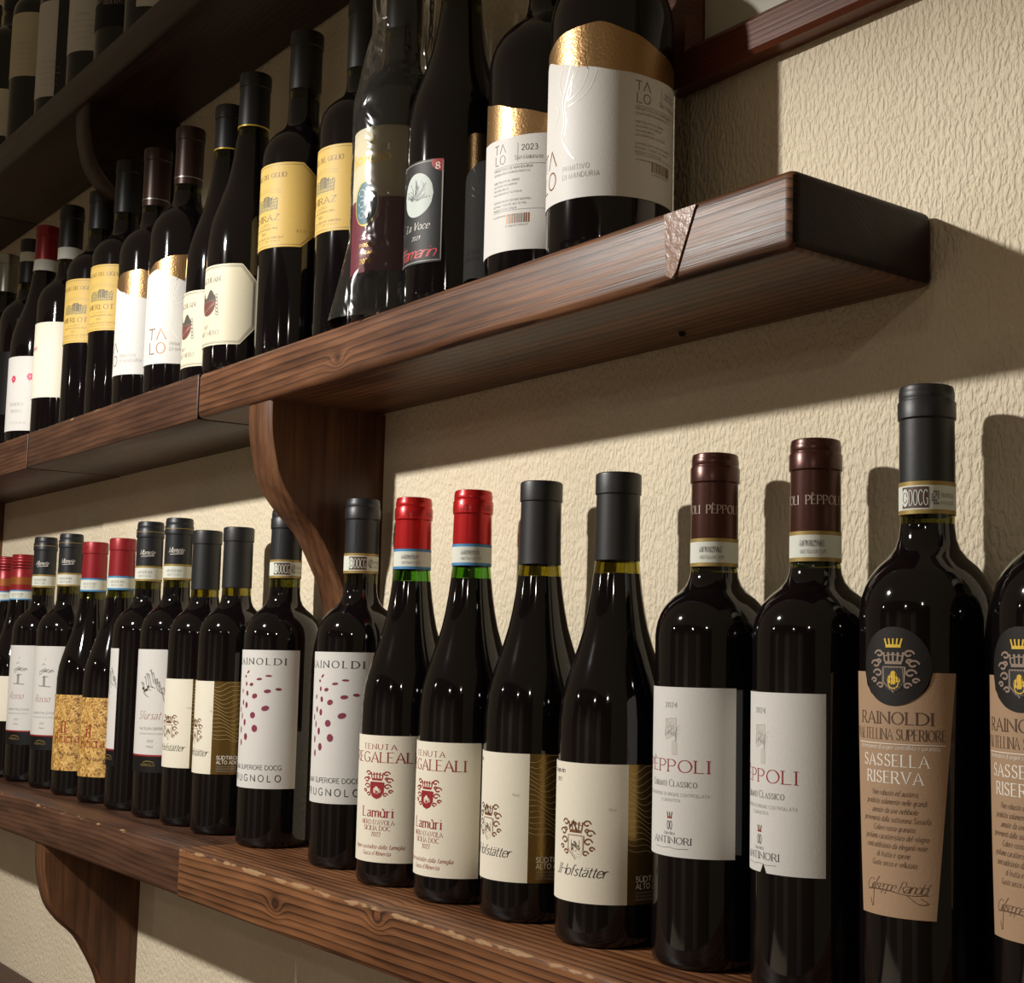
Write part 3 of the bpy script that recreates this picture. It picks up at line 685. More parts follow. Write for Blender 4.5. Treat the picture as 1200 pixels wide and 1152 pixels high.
def d_talo(t, R, phi, dz=0, x=1.0):
    """phi: axis of the front logo"""
    zb = 35
    lp = label_patch('label', t, R, phi, -60, 152, zb+dz, lambda a: mm_interp(TW, a)+dz, P_WHITE, n=84)
    gp = label_patch('gold_label', t, R, phi, -60, 152, lambda a: mm_interp(TW, a)+dz-.5, lambda a: max(mm_interp(TG, a), mm_interp(TW, a)+.2)+dz, GOLD, off=.05, n=84)
    u = lambda a: math.radians(a)*R
    i = Ink()
    logo_talo(i, 0, 46+dz, 24, 27)
    i.text('SALENTO', 13, 84+dz, .1, 'sans', .1, INKL)
    i.text('PRIMITIVO', u(25), 54.6+dz, 3.6, 'sans', 21, INKG, 'l', .8, gap=.35); i.text('DI MANDURIA', u(25), 49+dz, 3.6, 'sans', 28, INKG, 'l', .8, gap=.35)
    for k in range(13): i.line([(-15, (96+k*2.2)+dz), (-15, 97.4+k*2.2+dz)], .7, INKL)
    # embossed root
    for k, pts in enumerate(([(u(31), 126), (u(27), 115), (u(23), 104), (u(25), 90), (u(23), 78), (u(32), 67), (u(38), 62)], [(u(36), 124), (u(30), 112), (u(26), 101), (u(28), 90), (u(26), 80)], [(u(50), 123), (u(45), 112), (u(36), 106), (u(29), 104)],
                            [(u(58), 122), (u(52), 110), (u(42), 103), (u(30), 100)], [(u(22), 128), (u(18), 118), (u(22), 108)], [(u(42), 126), (u(34), 117), (u(32), 108), (u(26), 104)], [(u(12), 104), (u(18), 98), (u(12), 90)])):
        i.line([(a, b+dz) for a, b in pts], .9, P_EMB, True)
    # back text
    b0 = u(93); sc = 1.0
    logo_talo(i, b0+5.5, 101+dz, 12, 15, INK, .55)
    i.text('2023', u(126), 109+dz, 4.2, 'sans', 12, INK, 'l', .9); i.line([(u(122), 101+dz), (u(122), 115+dz)], .3, INKG)
    i.text('San Marzano', u(119), 102.5+dz, 3.2, 'serif', 21, INKG, 'l', small=.75)
    z = 97+dz; i.line([(b0, z+1.8), (u(150), z+1.8)], .3, INKG)
    rows = (('PRIMITIVO DI MANDURIA', 34), ('DENOMINAZIONE DI ORIGINE PROTETTA', 32), ('', 0), ('IMBOTTIGLIATO ALL ORIGINE', 24), ('DA CANTINE SAN MARZANO', 22), ('VIA MONS BELLO', 15), ('SAN MARZANO TA ITALIA', 26), ('', 0), ('CONTIENE SOLFITI CONTAINS SULPHITES', 33), ('ENTHALT SULFITE ALC 14 VOL', 30), ('PRODOTTO IN ITALIA', 22))
    for s, w_ in rows:
        i.text(s, b0, z-1.2, 2.0 if s.startswith('PRIM') else 1.5, 'sans', w_ or None, INKG, 'l', 1.2) if s else None
        z -= 3.0
    i.line([(b0, z+1), (u(150), z+1)], .3, INKG); i.text('www.cantinesanmarzano.com', b0, z-3, 1.6, 'sans', 20, INKG, 'l')
    rr = random.Random(2); x_ = b0+13
    while x_ < b0+32:
        w_ = .35+rr.random()*.8; i.rect(x_, x_+w_, 55+dz, 62+dz, INKC if rr.random() > .5 else INKG); x_ += w_+.4+rr.random()*.5
    i.text('8 006030 001447', b0+13, 52.6+dz, 1.5, 'sans', 18, INKG, 'l')
    i.build('lettering', lp, R, phi)
    # embossed lines run on over the gold
    i = Ink()
    for pts in ([(u(31), 126), (u(35), 134), (u(31), 141), (u(36), 148)], [(u(40), 125), (u(42), 133), (u(38), 142), (u(44), 150)], [(u(50), 123), (u(46), 131), (u(50), 140)], [(u(22), 130), (u(26), 138), (u(22), 145)]):
        i.line([(a, b+dz) for a, b in pts], .6, GOLD, True)
    i.build('embossing', gp, R, phi, .5)
def d_yellow(t, phi, right, oct_=True, word='SHIRAZ', z0=103, z1=183.5):
    R = 37.5
    ch = 20
    def cut(a, s):
        d = right-a
        return s*(max(0, ch-d)*.62) if oct_ else 0
    lp = label_patch('label', t, R, 0, -70, right, lambda a: z0+cut(a, 1), lambda a: z1-cut(a, 1), P_YEL, n=70)
    u = lambda a: math.radians(a)*R; i = Ink(); gl = flat('ochre_line', '#8a7434', .5)
    if oct_:
        i.line([(u(-60), z1-2.2), (u(right-ch-1), z1-2.2), (u(right-2.2), z1-2.2-ch*.6), (u(right-2.2), z0+2.2+ch*.6), (u(right-ch-1), z0+2.2), (u(-60), z0+2.2)], .5, gl)
    else:
        i.line([(u(-60), z1-2.2), (u(right), z1-2.2)], .5, gl); i.line([(u(-60), z0+2.2), (u(right), z0+2.2)], .5, gl)
    c = u(phi)
    i.text('CASALE DEL GIGLIO', c, z1-14, 4.4, 'serif', 50, INKB, wt=.9)
    g = flat('engraving_grey', '#6d6247', .6); g2 = flat('engraving_light', '#a8975f', .6)
    zc = z0+44; i.patch(lambda x: zc-8, lambda x: zc+3+2.5*math.sin((x-c)*.4), c-17, c+17, g2, 12)
    for k in range(16): i.line([(c-16+k*2.1, zc-8+(k % 3)), (c-14.5+k*2.1, zc+1+(k*7 % 5))], .7, g)
    for k in range(4): i.line([(c-17, zc-7+k*3), (c-5, zc-6.2+k*3), (c+6, zc-7.4+k*3), (c+17, zc-6.4+k*3)], .6, g, True)
    i.patch(lambda x: zc-4, lambda x: zc+4+(2 if abs(x-c-3) < 4 else 0), c-3, c+10, g, 6)
    for k in range(3): i.line([(c-20, zc+8+k*1.6), (c, zc+10+k*1.6), (c+20, zc+8+k*1.6)], .4, g2, True)
    i.text(word, c, z0+26, 5.6, 'serif', len(word)*6.3, INKB)
    i.text('LAZIO', c, z0+21, 2.2, 'serif', 18, g); i.text('INDICAZIONE GEOGRAFICA TIPICA', c+1, z0+17.5, 1.6, 'sans', 34, g); i.text('2022', c, z0+13, 2.2, 'serif', 7, g)
    i.text('CASALE DEL GIGLIO AZ. AGRICOLA', c+2, z0+8.5, 1.8, 'sans', 44, g); i.text('PRODUCT OF ITALY', c+2, z0+5.5, 1.4, 'sans', 38, g)
    i.text('13,5% vol', u(right)-9, z0+14, 2.2, 'serif', 17, g)
    i.build('lettering', lp, R, 0)
def d_maculan(t, phi, right, z0=25.5, z1=106, word='MACULAN', R=40):
    ch = 20
    def cut(a): return max(0, ch-(right-a))*.82
    lp = label_patch('label', t, R, 0, -70, right, lambda a: z0+cut(a), lambda a: z1-cut(a), P_OCT, n=70)
    u = lambda a: math.radians(a)*R; i = Ink(); c = u(phi)
    for o in (2.0, 3.2):
        i.line([(u(-60), z1-o), (u(right-ch)-.6*o+1, z1-o), (u(right)-o, z1-o-ch*.80), (u(right)-o, z0+o+ch*.80), (u(right-ch)-.6*o+1, z0+o), (u(-60), z0+o)], .35 if o > 3 else .6, INKG)
    i.text(word, c, z1-17, 5.0, 'serif', 34, INK, gap=.3)
    br = flat('etching_maroon', '#6a3a34', .6); dk = flat('etching_dark', '#4a443c', .6); gn = flat('etching_green', '#8d927a', .6)
    zc = (z0+z1)/2+3; i.patch(lambda x: zc-13*math.sqrt(max(0, 1-((x-c)/13)**2)), lambda x: zc+2, c-13, c+13, br, 14)
    i.patch(lambda x: zc+2, lambda x: zc+9+4*math.sin((x-c)*.35), c-13, c+12, dk, 12); i.patch(lambda x: zc+1, lambda x: zc+3, c-13, c+13, gn, 8)
    for k in range(7): i.line([(c-12+k*4, zc-12+k*1.7), (c-6+k*4, zc-8+k*1.9)], .8, P_OCT)
    for k in range(6): i.line([(c+13+1.8*math.cos(a)+.4*k, zc+6-k*3.6+1.8*math.sin(a)) for a in (0, 1.2, 2.4, 3.6, 4.8, 6)], .6, dk)
    i.text('2022', c-2, z0+17.5, 3.4, 'serif', 9.5, INKG); i.text('PINOT NERO', c, z0+10.5, 4.2, 'serif', 36, INKG)
    i.build('lettering', lp, R, 0)

# ------------------------------------------------------------------ the setting
wall = mesh_obj('wall_back', [(-4, 0, -1.2), (3, 0, -1.2), (3, 0, 1.6), (-4, 0, 1.6), (-4, .1, -1.2), (3, .1, -1.2), (3, .1, 1.6), (-4, .1, 1.6)],
                [(0, 1, 2, 3), (5, 4, 7, 6), (3, 2, 6, 7), (0, 4, 5, 1), (0, 3, 7, 4), (1, 5, 6, 2)], PLASTER); struct(wall)
FLOORM = flat('terracotta_floor', '#6b4632', .5, 0, .2, 40); WALL2 = flat('far_wall_paint', '#8d7d62', .8, 0, .1, 60); PALE = flat('reflection_door_paint', '#c9c6bd', .5)
struct(box('floor', (-4, -3.6, -1.25), (3, 0, -1.2), FLOORM))
struct(box('wall_front', (-4, -3.7, -1.2), (3, -3.6, 1.6), WALL2))

# ------------------------------------------------------------------ shelves
def bracket(parent, xr, ztop, wdt=.046, mat=None, hgt=.30):
    """S-curved corbel: side view in Y-Z, right face at xr"""
    prof = [(.1185, 0), (.1180, -.020), (.1150, -.042), (.1068, -.071), (.0913, -.093), (.0690, -.115), (.0520, -.143), (.0400, -.168), (.0330, -.195), (.0300, -.225), (.0280, -.262), (.0200, -.285), (.006, -.300)]
    prof = catmull(prof, 3)
    vs, fs = [], []; n = len(prof)
    b = .0022
    cols = [(xr-wdt, b, 0), (xr-wdt+b, 0, 0), (xr-b, 0, 0), (xr, b, 0)]
    for (y, z) in prof:
        for (x, dy, _) in cols: vs.append((x, -(y-dy), ztop+z))
    o = len(vs)
    for (y, z) in prof: vs += [(xr-wdt, 0, ztop+z), (xr, 0, ztop+z)]
    for k in range(n-1):
        for c in range(3): a = 4*k+c; fs.append((a, a+1, a+5, a+4))
        fs.append((4*k, 4*k+4, o+2*k+2, o+2*k)); fs.append((4*k+3, o+2*k+1, o+2*k+3, 4*k+7))
        fs.append((o+2*k, o+2*k+2, o+2*k+3, o+2*k+1))
    fs.append((0, o, o+1, 3, 2, 1)); e = 4*(n-1); fs.append((e, e+1, e+2, e+3, o+2*n-1, o+2*n-2))
    og = Vector((xr, 0, ztop)); vs = [Vector(v)-og for v in vs]
    return mesh_obj('bracket', vs, fs, mat or WOOD_B, parent, None, True, 45, og)
ENDGRAIN = make_wood('dark_end_grain', (.006, .003, .003, 1), (.013, .007, .005, 1), (.028, .014, .010, 1), .004, rough=.5)
def plank(parent, x0, x1, ztop, mat, dy=0.0, dz=0.0, bevel=.0035, seg=3):
    o = box('plank', (x0, -D-dy, ztop-TH+dz), (x1, -.0008, ztop+dz), mat, parent, bevel, seg, origin=(x0, -D-dy, ztop+dz))
    ENDGRAIN.node_tree.nodes['Principled BSDF'].inputs['Specular IOR Level'].default_value = .15
    o.data.materials.append(ENDGRAIN)
    for p in o.data.polygons:
        if abs(p.normal.x) > .8: p.material_index = 1
    return o
def empty_root(name, label, cat): return thing(name, label, cat)
su = empty_root('wall_shelf', 'dark wooden wall shelf at the top left, seen from below', 'shelf')
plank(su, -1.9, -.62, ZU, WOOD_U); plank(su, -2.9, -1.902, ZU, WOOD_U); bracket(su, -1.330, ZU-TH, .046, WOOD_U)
sm = empty_root('wall_shelf', 'middle stained pine wall shelf whose dark end grain stops at the right', 'shelf')
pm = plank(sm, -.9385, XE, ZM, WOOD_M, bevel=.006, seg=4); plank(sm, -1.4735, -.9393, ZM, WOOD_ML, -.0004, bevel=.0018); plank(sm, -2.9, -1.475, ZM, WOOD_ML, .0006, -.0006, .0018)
bracket(sm, -.785, ZM-TH, .046); bracket(sm, -1.995, ZM-TH, .046)
wg = flat('glossy_filler', '#7d5d4a', .22, 0, .4, 250)
zf = ZM; yy = -D-.0012
wv = [(-.249, zf-.003), (-.221, zf-.003), (-.2375, zf-.040), (-.2415, zf-.0435), (-.246, zf-.041)]
vs = [(x, yy, z) for x, z in wv]+[(x, -D+.004, z) for x, z in wv]
wd_ = mesh_obj('filler_patch', vs, [(0, 1, 2, 3, 4)[::-1]]+[(i, (i+1) % 5, 5+(i+1) % 5, 5+i) for i in range(5)], wg, sm); wd_['label'] = 'glossy wedge-shaped filler patch in the shelf edge'
lathe('screw_head', [(0, -.003), (.0018, -.0028), (.0026, -.0005), (.0026, .002)], flat('dark_metal', '#1a1614', .4, .8), sm, 12, loc=(-.335, -.030, ZM-TH))
sl = empty_root('wall_shelf', 'lower worn pine wall shelf carrying the long row of bottles', 'shelf')
plank(sl, -.927, .62, 0, WOOD_L, .0022, .0004, .003); plank(sl, -2.9, -.9285, 0, WOOD_LL, -.0008, -.0004, .0045); bracket(sl, -1.338, -TH, .032)
bracket(sl, .45, -TH)
se = empty_root('wall_shelf', 'reddish brown shelf at the bottom left corner, only its back edge showing', 'shelf')
plank(se, -2.9, -1.2, ZE, WOOD_E)

# picture frame
pf = thing('picture_frame', 'mahogany picture frame hanging on the stucco wall above the shelf end', 'picture frame', (0, 0, 0))
FX0, FX1, FZ0, FZ1, FW, FT = -.372, .10, .598, .95, .031, .017
def frame_mesh():
    pr = [(0, 0), (0, FT*.8), (.003, FT), (FW-.008, FT), (FW-.003, FT*.75), (FW, FT*.45), (FW, 0)]
    cor = [(FX0, FZ0, 1, 1), (FX1, FZ0, -1, 1), (FX1, FZ1, -1, -1), (FX0, FZ1, 1, -1)]; vs, fs = [], []
    for (x, z, sx, sz) in cor:
        for (i, d) in pr: vs.append((x+sx*i, -.001-d, z+sz*i))
    n = len(pr)
    for k in range(4):
        for j in range(n-1): a, b = k*n+j, ((k+1) % 4)*n+j; fs.append((a, b, b+1, a+1))
    return vs, fs
vs, fs = frame_mesh(); mesh_obj('frame', vs, fs, FRAME, pf)
box('picture', (FX0+FW-.003, -.006, FZ0+FW-.003), (FX1-FW+.003, -.003, FZ1-FW+.003), flat('grey_print_paper', '#b9b4a6', .35), pf)

# ------------------------------------------------------------------ bottles on the lower shelf
docg = BAND_GOLD
b = bottle('red wine bottle with tan tapering label, cut off by the right edge of the photo', -.0359, -.038, 0, 338.5, 'bordeaux', 37.5, 214, 252, 'ridged', CAP_BLACK, 289, 266, None, 'tan label bottles', (271, 289, docg, seal_docg(20)))
d_sassella(b, -5)
b = bottle('tan tapering label bottle with dark round crest seal, its whole capsule in view', -.1222, -.038, 0, 343.5, 'bordeaux', 37.5, 214, 252, 'ridged', CAP_BLACK, 289, 266, None, 'tan label bottles', (271, 289, docg, seal_docg(24)))
d_sassella(b, 8)
b = bottle('brown capsule bottle with white label torn at its lower edge, beside the tan label bottle', -.2045, -.0385, 0, 322, 'bordeaux', 37.5, 203, 236, 'ridged', CAP_BROWN, 266, 244, None, 'brown capsule bottles', (248, 266, docg, seal_number('AXF1Y00255863', 33)))
d_peppoli(b, -14, True); B3 = b
b = bottle('brown capsule bottle with intact white label, right of the black capsule bottles', -.2907, -.0397, 0, 321.5, 'bordeaux', 37.5, 203, 236, 'ridged', CAP_BROWN, 266, 244, None, 'brown capsule bottles', (248, 266, docg, seal_number('AXF1Y00255862', 36)))
d_peppoli(b, 3); B4 = b
for bb, ph in ((B3, 62), (B4, 68)):
    i = Ink(); i.text('PÈPPOLI', 0, 282, 5.2, 'serif', 22, flat('capsule_silver_print', '#b9a79c', .4, .4)); i.build('capsule_lettering', bb, 15.3, ph, .25)
    i = Ink(); i.text('PÈPPOLI', 0, 282, 5.2, 'serif', 22, flat('capsule_silver_print', '#b9a79c', .4, .4)); i.build('capsule_lettering', bb, 15.3, ph-102, .25)
b = bottle('cream label bottle with wide bronze strip, directly left of the brown capsule bottles', -.3782, -.0485, 0, 316, 'burgundy', 38.5, 130, None, 'plain', CAP_BLACK, 255, 246, OLIVE, 'cream and bronze label bottles, sloping shoulders')
d_hof(b, 11, edge=54, right=110)
b = bottle('cream label bottle with bronze strip partly hidden, right of the bright red capsule pair', -.4754, -.0430, 0, 318.5, 'burgundy', 38.5, 130, None, 'plain', CAP_BLACK, 256, 247, OLIVE, 'cream and bronze label bottles, sloping shoulders')
d_hof(b, -5.5, edge=53, right=110)
LP = []
for X, Y, h, phi, lab in ((-.5645, -.0447, 318.5, 7, 'bright red capsule bottle with red lettered label, standing next to a black capsule bottle'),
                          (-.6536, -.0454, 319, 22.5, 'bright red capsule bottle with red lettered cream label, next to the dotted label bottle')):
    b = bottle(lab, X, Y, 0, h, 'burgundy', 38.5, 130, None, 'ridged', CAP_RED, 275, 248, GREEN, 'bright red capsule bottles', (258, 275, BAND_BLUE, seal_number('AARZ09270245', 50)))
    d_lamuri(b, phi)
    for k in (-60, 8, 76):
        i = Ink(); i.text('TASCA', 0, h-16.5, 4.0, 'serif', 11.5, flat('capsule_dark_print', '#6a1216', .4)); i.build('capsule_lettering', b, 16.1, phi+22+k, .2)
for X, Y, lab, ph in ((-.7541, -.038, 'dotted white label bottle whose black capsule stands clear in front of the bracket', 90), (-.9036, -.0384, 'dotted white label bottle with its capsule partly behind the curved bracket', 90)):
    b = bottle(lab, X, Y, 0, 326, 'bordeaux', 37.5, 198, 232, 'ridged', CAP_CHAR, 275, 249, None, 'dotted label bottles', (258, 276, docg, seal_docg(62)))
    d_ugnolo(b, 0)
    i = Ink(); i.line([(0, 284), (-.6, 291), (.4, 296), (0, 300)], 1.2, INK, True); i.line([(-1.5, 284), (0, 291), (1.6, 284.5)], .8, INK); i.blob(0, 301.5, .9, 1.2, INK); i.build('capsule_lettering', b, 15.3, 36, .25)
for X, Y, h, cph, edge, lab in ((-1.016, -.038, 315, -6, 36.5, 'black capsule bottle with cream label and gold brown strip, left of the dotted labels'), (-1.0965, -.038, 316, 9, 54, 'black capsule bottle with plain cream label, between the gold brown strip and the mountain label')):
    b = bottle(lab, X, Y, 0, h, 'bordeaux', 36.5, 200, 232, 'plain', CAP_BLACK, 251, 243, OLIVE, 'cream label bottles, round shoulders')
    d_hof(b, cph, 36.5, 61, 154.5, edge-cph, 110, variant='white')
for X, Y, h, ph, right, knd, lab in ((-1.1760, -.038, 334.5, 35, 66, 'mountain', 'white label bottle with a grey mountain drawing'), (-1.2630, -.038, 335.5, 5, 20, 'mountain', 'bottle with only a narrow strip of white label showing, right of the cork pattern labels'),
                          (-1.5443, -.038, 336, 32, 80, 'tree', 'white tree label bottle next to the cork pattern labels'), (-1.6519, -.038, 337, 30, 80, 'tree', 'white tree label bottle farther left, beside the red screw caps')):
    b = bottle(lab, X, Y, 0, h, 'bordeaux', 37.5, 203, 236, 'ridged', CAP_CHAR, h-53, 255, None, 'white drawing label bottles', (h-71, h-53, docg, seal_plain(50)))
    d_mount(b, ph, right, knd); foil_ring(b, h-13, BAND_GOLD, 16.15, 1.0)
    i = Ink(); i.text('Mamete', 0, h-40, 6, 'script', 17, INKW, shear=.4, wt=1.1); i.line([(-7, h-42), (8, h-41)], .5, INKW); i.build('capsule_lettering', b, 15.3, 58, .25)
for X, Y, ph, lab in ((-1.3495, -.0388, 38, 'dark red capsule bottle with cork pattern label, its label fully in view'), (-1.4470, -.0388, 42, 'dark red capsule bottle with cork pattern label, half hidden by its twin')):
    b = bottle(lab, X, Y, 0, 320, 'burgundy', 38.5, 130, None, 'plain', CAP_WINE, 273, 246, None, 'cork pattern label bottles', (256, 273, BAND_BLUE, seal_plain(50)))
    d_cork(b, ph)
for k, (X, lab) in enumerate(((-1.737, 'red screw cap bottle nearest the tree label bottle'), (-1.818, 'red screw cap bottle in the middle of the screw cap group'), (-1.899, 'red screw cap bottle at the left photo edge'))):
    b = bottle(lab, X, -.042, 0, 316, 'burgundy', 38.5, 130, None, 'screw', CAP_WINE, 262, 250, None, 'red screw cap bottles', (250, 264, BAND_BLUE, seal_plain(50)))
    label_patch('label', b, 38.5, 0, -60, 100, 78, 181-40, P_CREAM); foil_ring(b, 272, flat('gold_red_print', '#9a5a2a', .4, .5), 15.7, 11)

# ------------------------------------------------------------------ bottles on the middle shelf
b = bottle('broad wine bottle with gold and white label at the right end of the middle shelf', -.3677, -.0700, ZM, 322, 'bordeaux', 43.7, 168, 212, 'plain', CAP_DULL, 250, 240, None, 'white label bottles under a gold wave, at the shelf end')
d_talo(b, 43.7, -20, 1)
b = bottle('bottle turned to show its white back label with barcode under a gold wave', -.4620, -.0570, ZM, 322, 'bordeaux', 43.7, 168, 212, 'plain', CAP_DULL, 250, 240, None, 'white label bottles under a gold wave, at the shelf end')
d_talo(b, 43.7, -95, -12)
# bottle with a tree roundel
b = bottle('black label bottle with pale tree roundel and red lettering', -.556, -.0750, ZM, 322, 'burgundy', 40, 132, None, 'plain', CAP_BLACK, 255, 245)
lp = label_patch('label', b, 40, 0, -50, 43, 31, 113, P_DARK)
u40 = lambda a: math.radians(a)*40
i = Ink(); i.line([(u40(-49), 111.5), (u40(42), 111.5), (u40(42), 32.5), (u40(-49), 32.5)], .5, INKL)
cx_ = u40(8); i.patch(lambda x: 86-17.5*math.sqrt(max(0, 1-((x-cx_)/16.5)**2)), lambda x: 86+17.5*math.sqrt(max(0, 1-((x-cx_)/16.5)**2)), cx_-16.5, cx_+16.5, P_TREE, 24)
rr = random.Random(4)
i.line([(cx_-7, 70), (cx_-3, 78), (cx_-2, 84)], 3.0, P_DARK, True)
for k in range(44):
    a = rr.random()*3.6-.3; r = 8+rr.random()*7.5; x0_, z0_ = cx_-2+4*math.cos(a)*rr.random(), 82+5*math.sin(a)*rr.random()
    i.line([(x0_, z0_), (cx_+r*.6*math.cos(a)+rr.random()*2-1, 84+r*.55*math.sin(a)), (cx_+r*math.cos(a)*.93, 85+r*math.sin(a)*.93)], .7, INK, True)
i.text('La Voce', cx_, 58, 6, 'script', 26, INKW, shear=.4, wt=.8); i.text('2021', cx_, 50, 3, 'script', 9, INKW, shear=.3)
redb = flat('bright_red_print', '#cf2f30', .5); i.text('Tamarin', u40(4), 35.5, 9, 'script', 42, redb, shear=.4, wt=1.1, gap=.08)
i.patch(lambda x: 111.8-max(0, 9-abs(x-u40(35)-1)*.0)*1.0*math.sqrt(max(0, 1-((u40(42.5)-x)/10.5)**2)), lambda x: 112.6, u40(42.5)-10.5, u40(42.5), INKR, 10)
i.text('8', u40(36), 104.6, 5.2, 'serif', 3.6, INKW, wt=1.3)
i.build('lettering', lp, 40, 0)
# bagged bottle
BX, BY = -.633, -.0830
b = bottle('bottle with stone and burgundy label inside the clear plastic bag', BX, BY, ZM, 310, 'bordeaux', 37.0, 185, 220, 'plain', CAP_CHAR, 255, 245)
lp = label_patch('label', b, 37, 0, -60, 90, 101, 161, P_STONE); lq = label_patch('lower_label', b, 37, 0, -60, 90, 39, 101, P_BURG)
u37 = lambda a: math.radians(a)*37
i = Ink(); i.text('Boccio', u37(14), 131, 9.5, 'serif', 44, GOLDBRIGHT, wt=1.5); i.build('lettering', lp, 37, 0)
teal = flat('teal_print', '#3f6f80', .5); sx = u37(14)
i = Ink(); i.patch(lambda x: 97-18*math.sqrt(max(0, 1-((x-sx)/12.5)**2)), lambda x: 97+18*math.sqrt(max(0, 1-((x-sx)/12.5)**2)), sx-12.5, sx+12.5, teal, 20)
i.line([(sx+13*math.cos(a*.31416), 97+19*math.sin(a*.31416)) for a in range(21)], 1.0, GOLDBRIGHT)
for k in range(3):
    for q in (-1, 1): i.line([(sx+q*4+3.6*math.cos(a*.7), 88+k*9+3*math.sin(a*.7)) for a in range(10)], .8, INKW)
i.text('ROSSO', u37(19), 60, 3.0, 'serif', 16, GOLDBRIGHT); i.text('TOSCANA', u37(19), 54, 2.4, 'serif', 16, GOLDBRIGHT); i.text('2020', u37(17), 46, 4, 'serif', 12, GOLDBRIGHT)
i.build('lower_lettering', lq, 37, 0)
def make_film():
    m, nt, b_ = newmat('clear_plastic_film'); nt.nodes.remove(b_)
    out = nt.nodes['Material Output']; tr = nt.nodes.new('ShaderNodeBsdfTransparent'); gl = nt.nodes.new('ShaderNodeBsdfGlossy'); df = nt.nodes.new('ShaderNodeBsdfDiffuse')
    tr.inputs[0].default_value = (.93, .93, .92, 1); gl.inputs['Roughness'].default_value = .13; gl.inputs[0].default_value = (1, 1, 1, 1); df.inputs[0].default_value = (.7, .69, .66, 1)
    tc = nt.nodes.new('ShaderNodeTexCoord'); n = nt.nodes.new('ShaderNodeTexNoise'); n.inputs['Scale'].default_value = 24; n.inputs['Detail'].default_value = 2; n.inputs['Distortion'].default_value = 1.2
    nt.links.new(tc.outputs['Object'], n.inputs['Vector'])
    bp = nt.nodes.new('ShaderNodeBump'); bp.inputs['Strength'].default_value = .8; bp.inputs['Distance'].default_value = .005
    nt.links.new(n.outputs['Fac'], bp.inputs['Height']); nt.links.new(bp.outputs['Normal'], gl.inputs['Normal'])
    fr = nt.nodes.new('ShaderNodeFresnel'); fr.inputs['IOR'].default_value = 1.5; nt.links.new(bp.outputs['Normal'], fr.inputs['Normal'])
    fa = math_node(nt, 'MULTIPLY_ADD', fr.outputs[0], 1.0, .0)
    mx = nt.nodes.new('ShaderNodeMixShader'); nt.links.new(fa, mx.inputs[0]); nt.links.new(tr.outputs[0], mx.inputs[1]); nt.links.new(gl.outputs[0], mx.inputs[2])
    m2 = nt.nodes.new('ShaderNodeMixShader'); m2.inputs[0].default_value = .012; nt.links.new(mx.outputs[0], m2.inputs[1]); nt.links.new(df.outputs[0], m2.inputs[2])
    nt.links.new(m2.outputs[0], out.inputs['Surface']); return m
FILM = make_film()
bag = thing('plastic_bag', 'crinkled clear plastic bag pulled over a bottle on the middle shelf', 'bag', (BX, BY, ZM))
def bag_mesh():
    # tube around the bottle: flares at the foot towards the left, gathers above the shoulder
    nz, na = 70, 64; vs, fs = [], []
    rr = random.Random(11)
    wr = [(rr.randint(2, 9), rr.random()*6.3, rr.uniform(-25, 25), rr.uniform(.15, .8)) for _ in range(12)]
    for j in range(nz+1):
        z = .001+.335*j/nz
        if z < .19: r = .0392
        elif z < .25: r = .0392-(z-.19)/.06*.0135
        else: r = .0257+(z-.25)*.02
        for k in range(na):
            a = 2*PI*k/na
            d = sum(w_*math.sin(n_*a+p_+s_*z+1.5*math.sin(30*z+p_)) for n_, p_, s_, w_ in wr)*.0009
            d *= (.5+1.6*max(0, (z-.17)/.16)+max(0, (.06-z)/.06)*.35)
            R_ = r+abs(d)+.0004
            # foot: a loose fold to the left
            fo = max(0, (.07-z)/.07)
            la = math.cos(a-PI*1.36)
            R_ += fo*(.013*max(0, la)**2+.001)
            lean = max(0, z-.2)*.10
            vs.append((R_*math.cos(a)+lean*.2, max(-.0395 - .0 if False else -9, R_*math.sin(a)), z))
    for j in range(nz):
        for k in range(na): a = j*na+k; b_ = j*na+(k+1) % na; fs.append((a, b_, b_+na, a+na))
    return vs, fs
vs, fs = bag_mesh(); fl = mesh_obj('film', vs, fs, FILM, bag, None, True, 180)
# the two yellow shiraz
b = bottle('yellow chamfered label bottle beside the plastic bag, its label corners hidden', -.718, -.0730, ZM, 318, 'bordeaux', 37.5, 193, 226, 'plain', CAP_BLACK, 251, 243, None, 'yellow label bottles right of the ivory labels')
d_yellow(b, 0, 86, True, 'SHIRAZ', 94, 171.5)
b = bottle('yellow chamfered label bottle, whole right side of its label in view', -.8281, -.0757, ZM, 324, 'bordeaux', 37.5, 193, 227, 'plain', CAP_BLACK, 265, 255, None, 'yellow label bottles right of the ivory labels')
d_yellow(b, 4, 86, True, 'SHIRAZ', 102.5, 183.5)
# ivory octagonal labels
for X, Y, z0_, z1_, ph, lab in ((-.9292, -.0810, 25.5, 106, 2, 'ivory octagonal label bottle with its right chamfers fully in view'), (-1.0080, -.0720, 17.5, 97, -2, 'ivory octagonal label bottle, most of its label hidden by its twin')):
    b = bottle(lab, X, Y, ZM, 313 if ph > 0 else 305, 'burgundy', 40 if ph > 0 else 38.5, 118, None, 'plain', CAP_CHAR, 255, 246, None, 'ivory octagonal label bottles')
    d_maculan(b, ph, 79, z0_, z1_, R=40 if ph > 0 else 38.5); foil_ring(b, 255, GOLDBRIGHT, 15.8, 1.6)
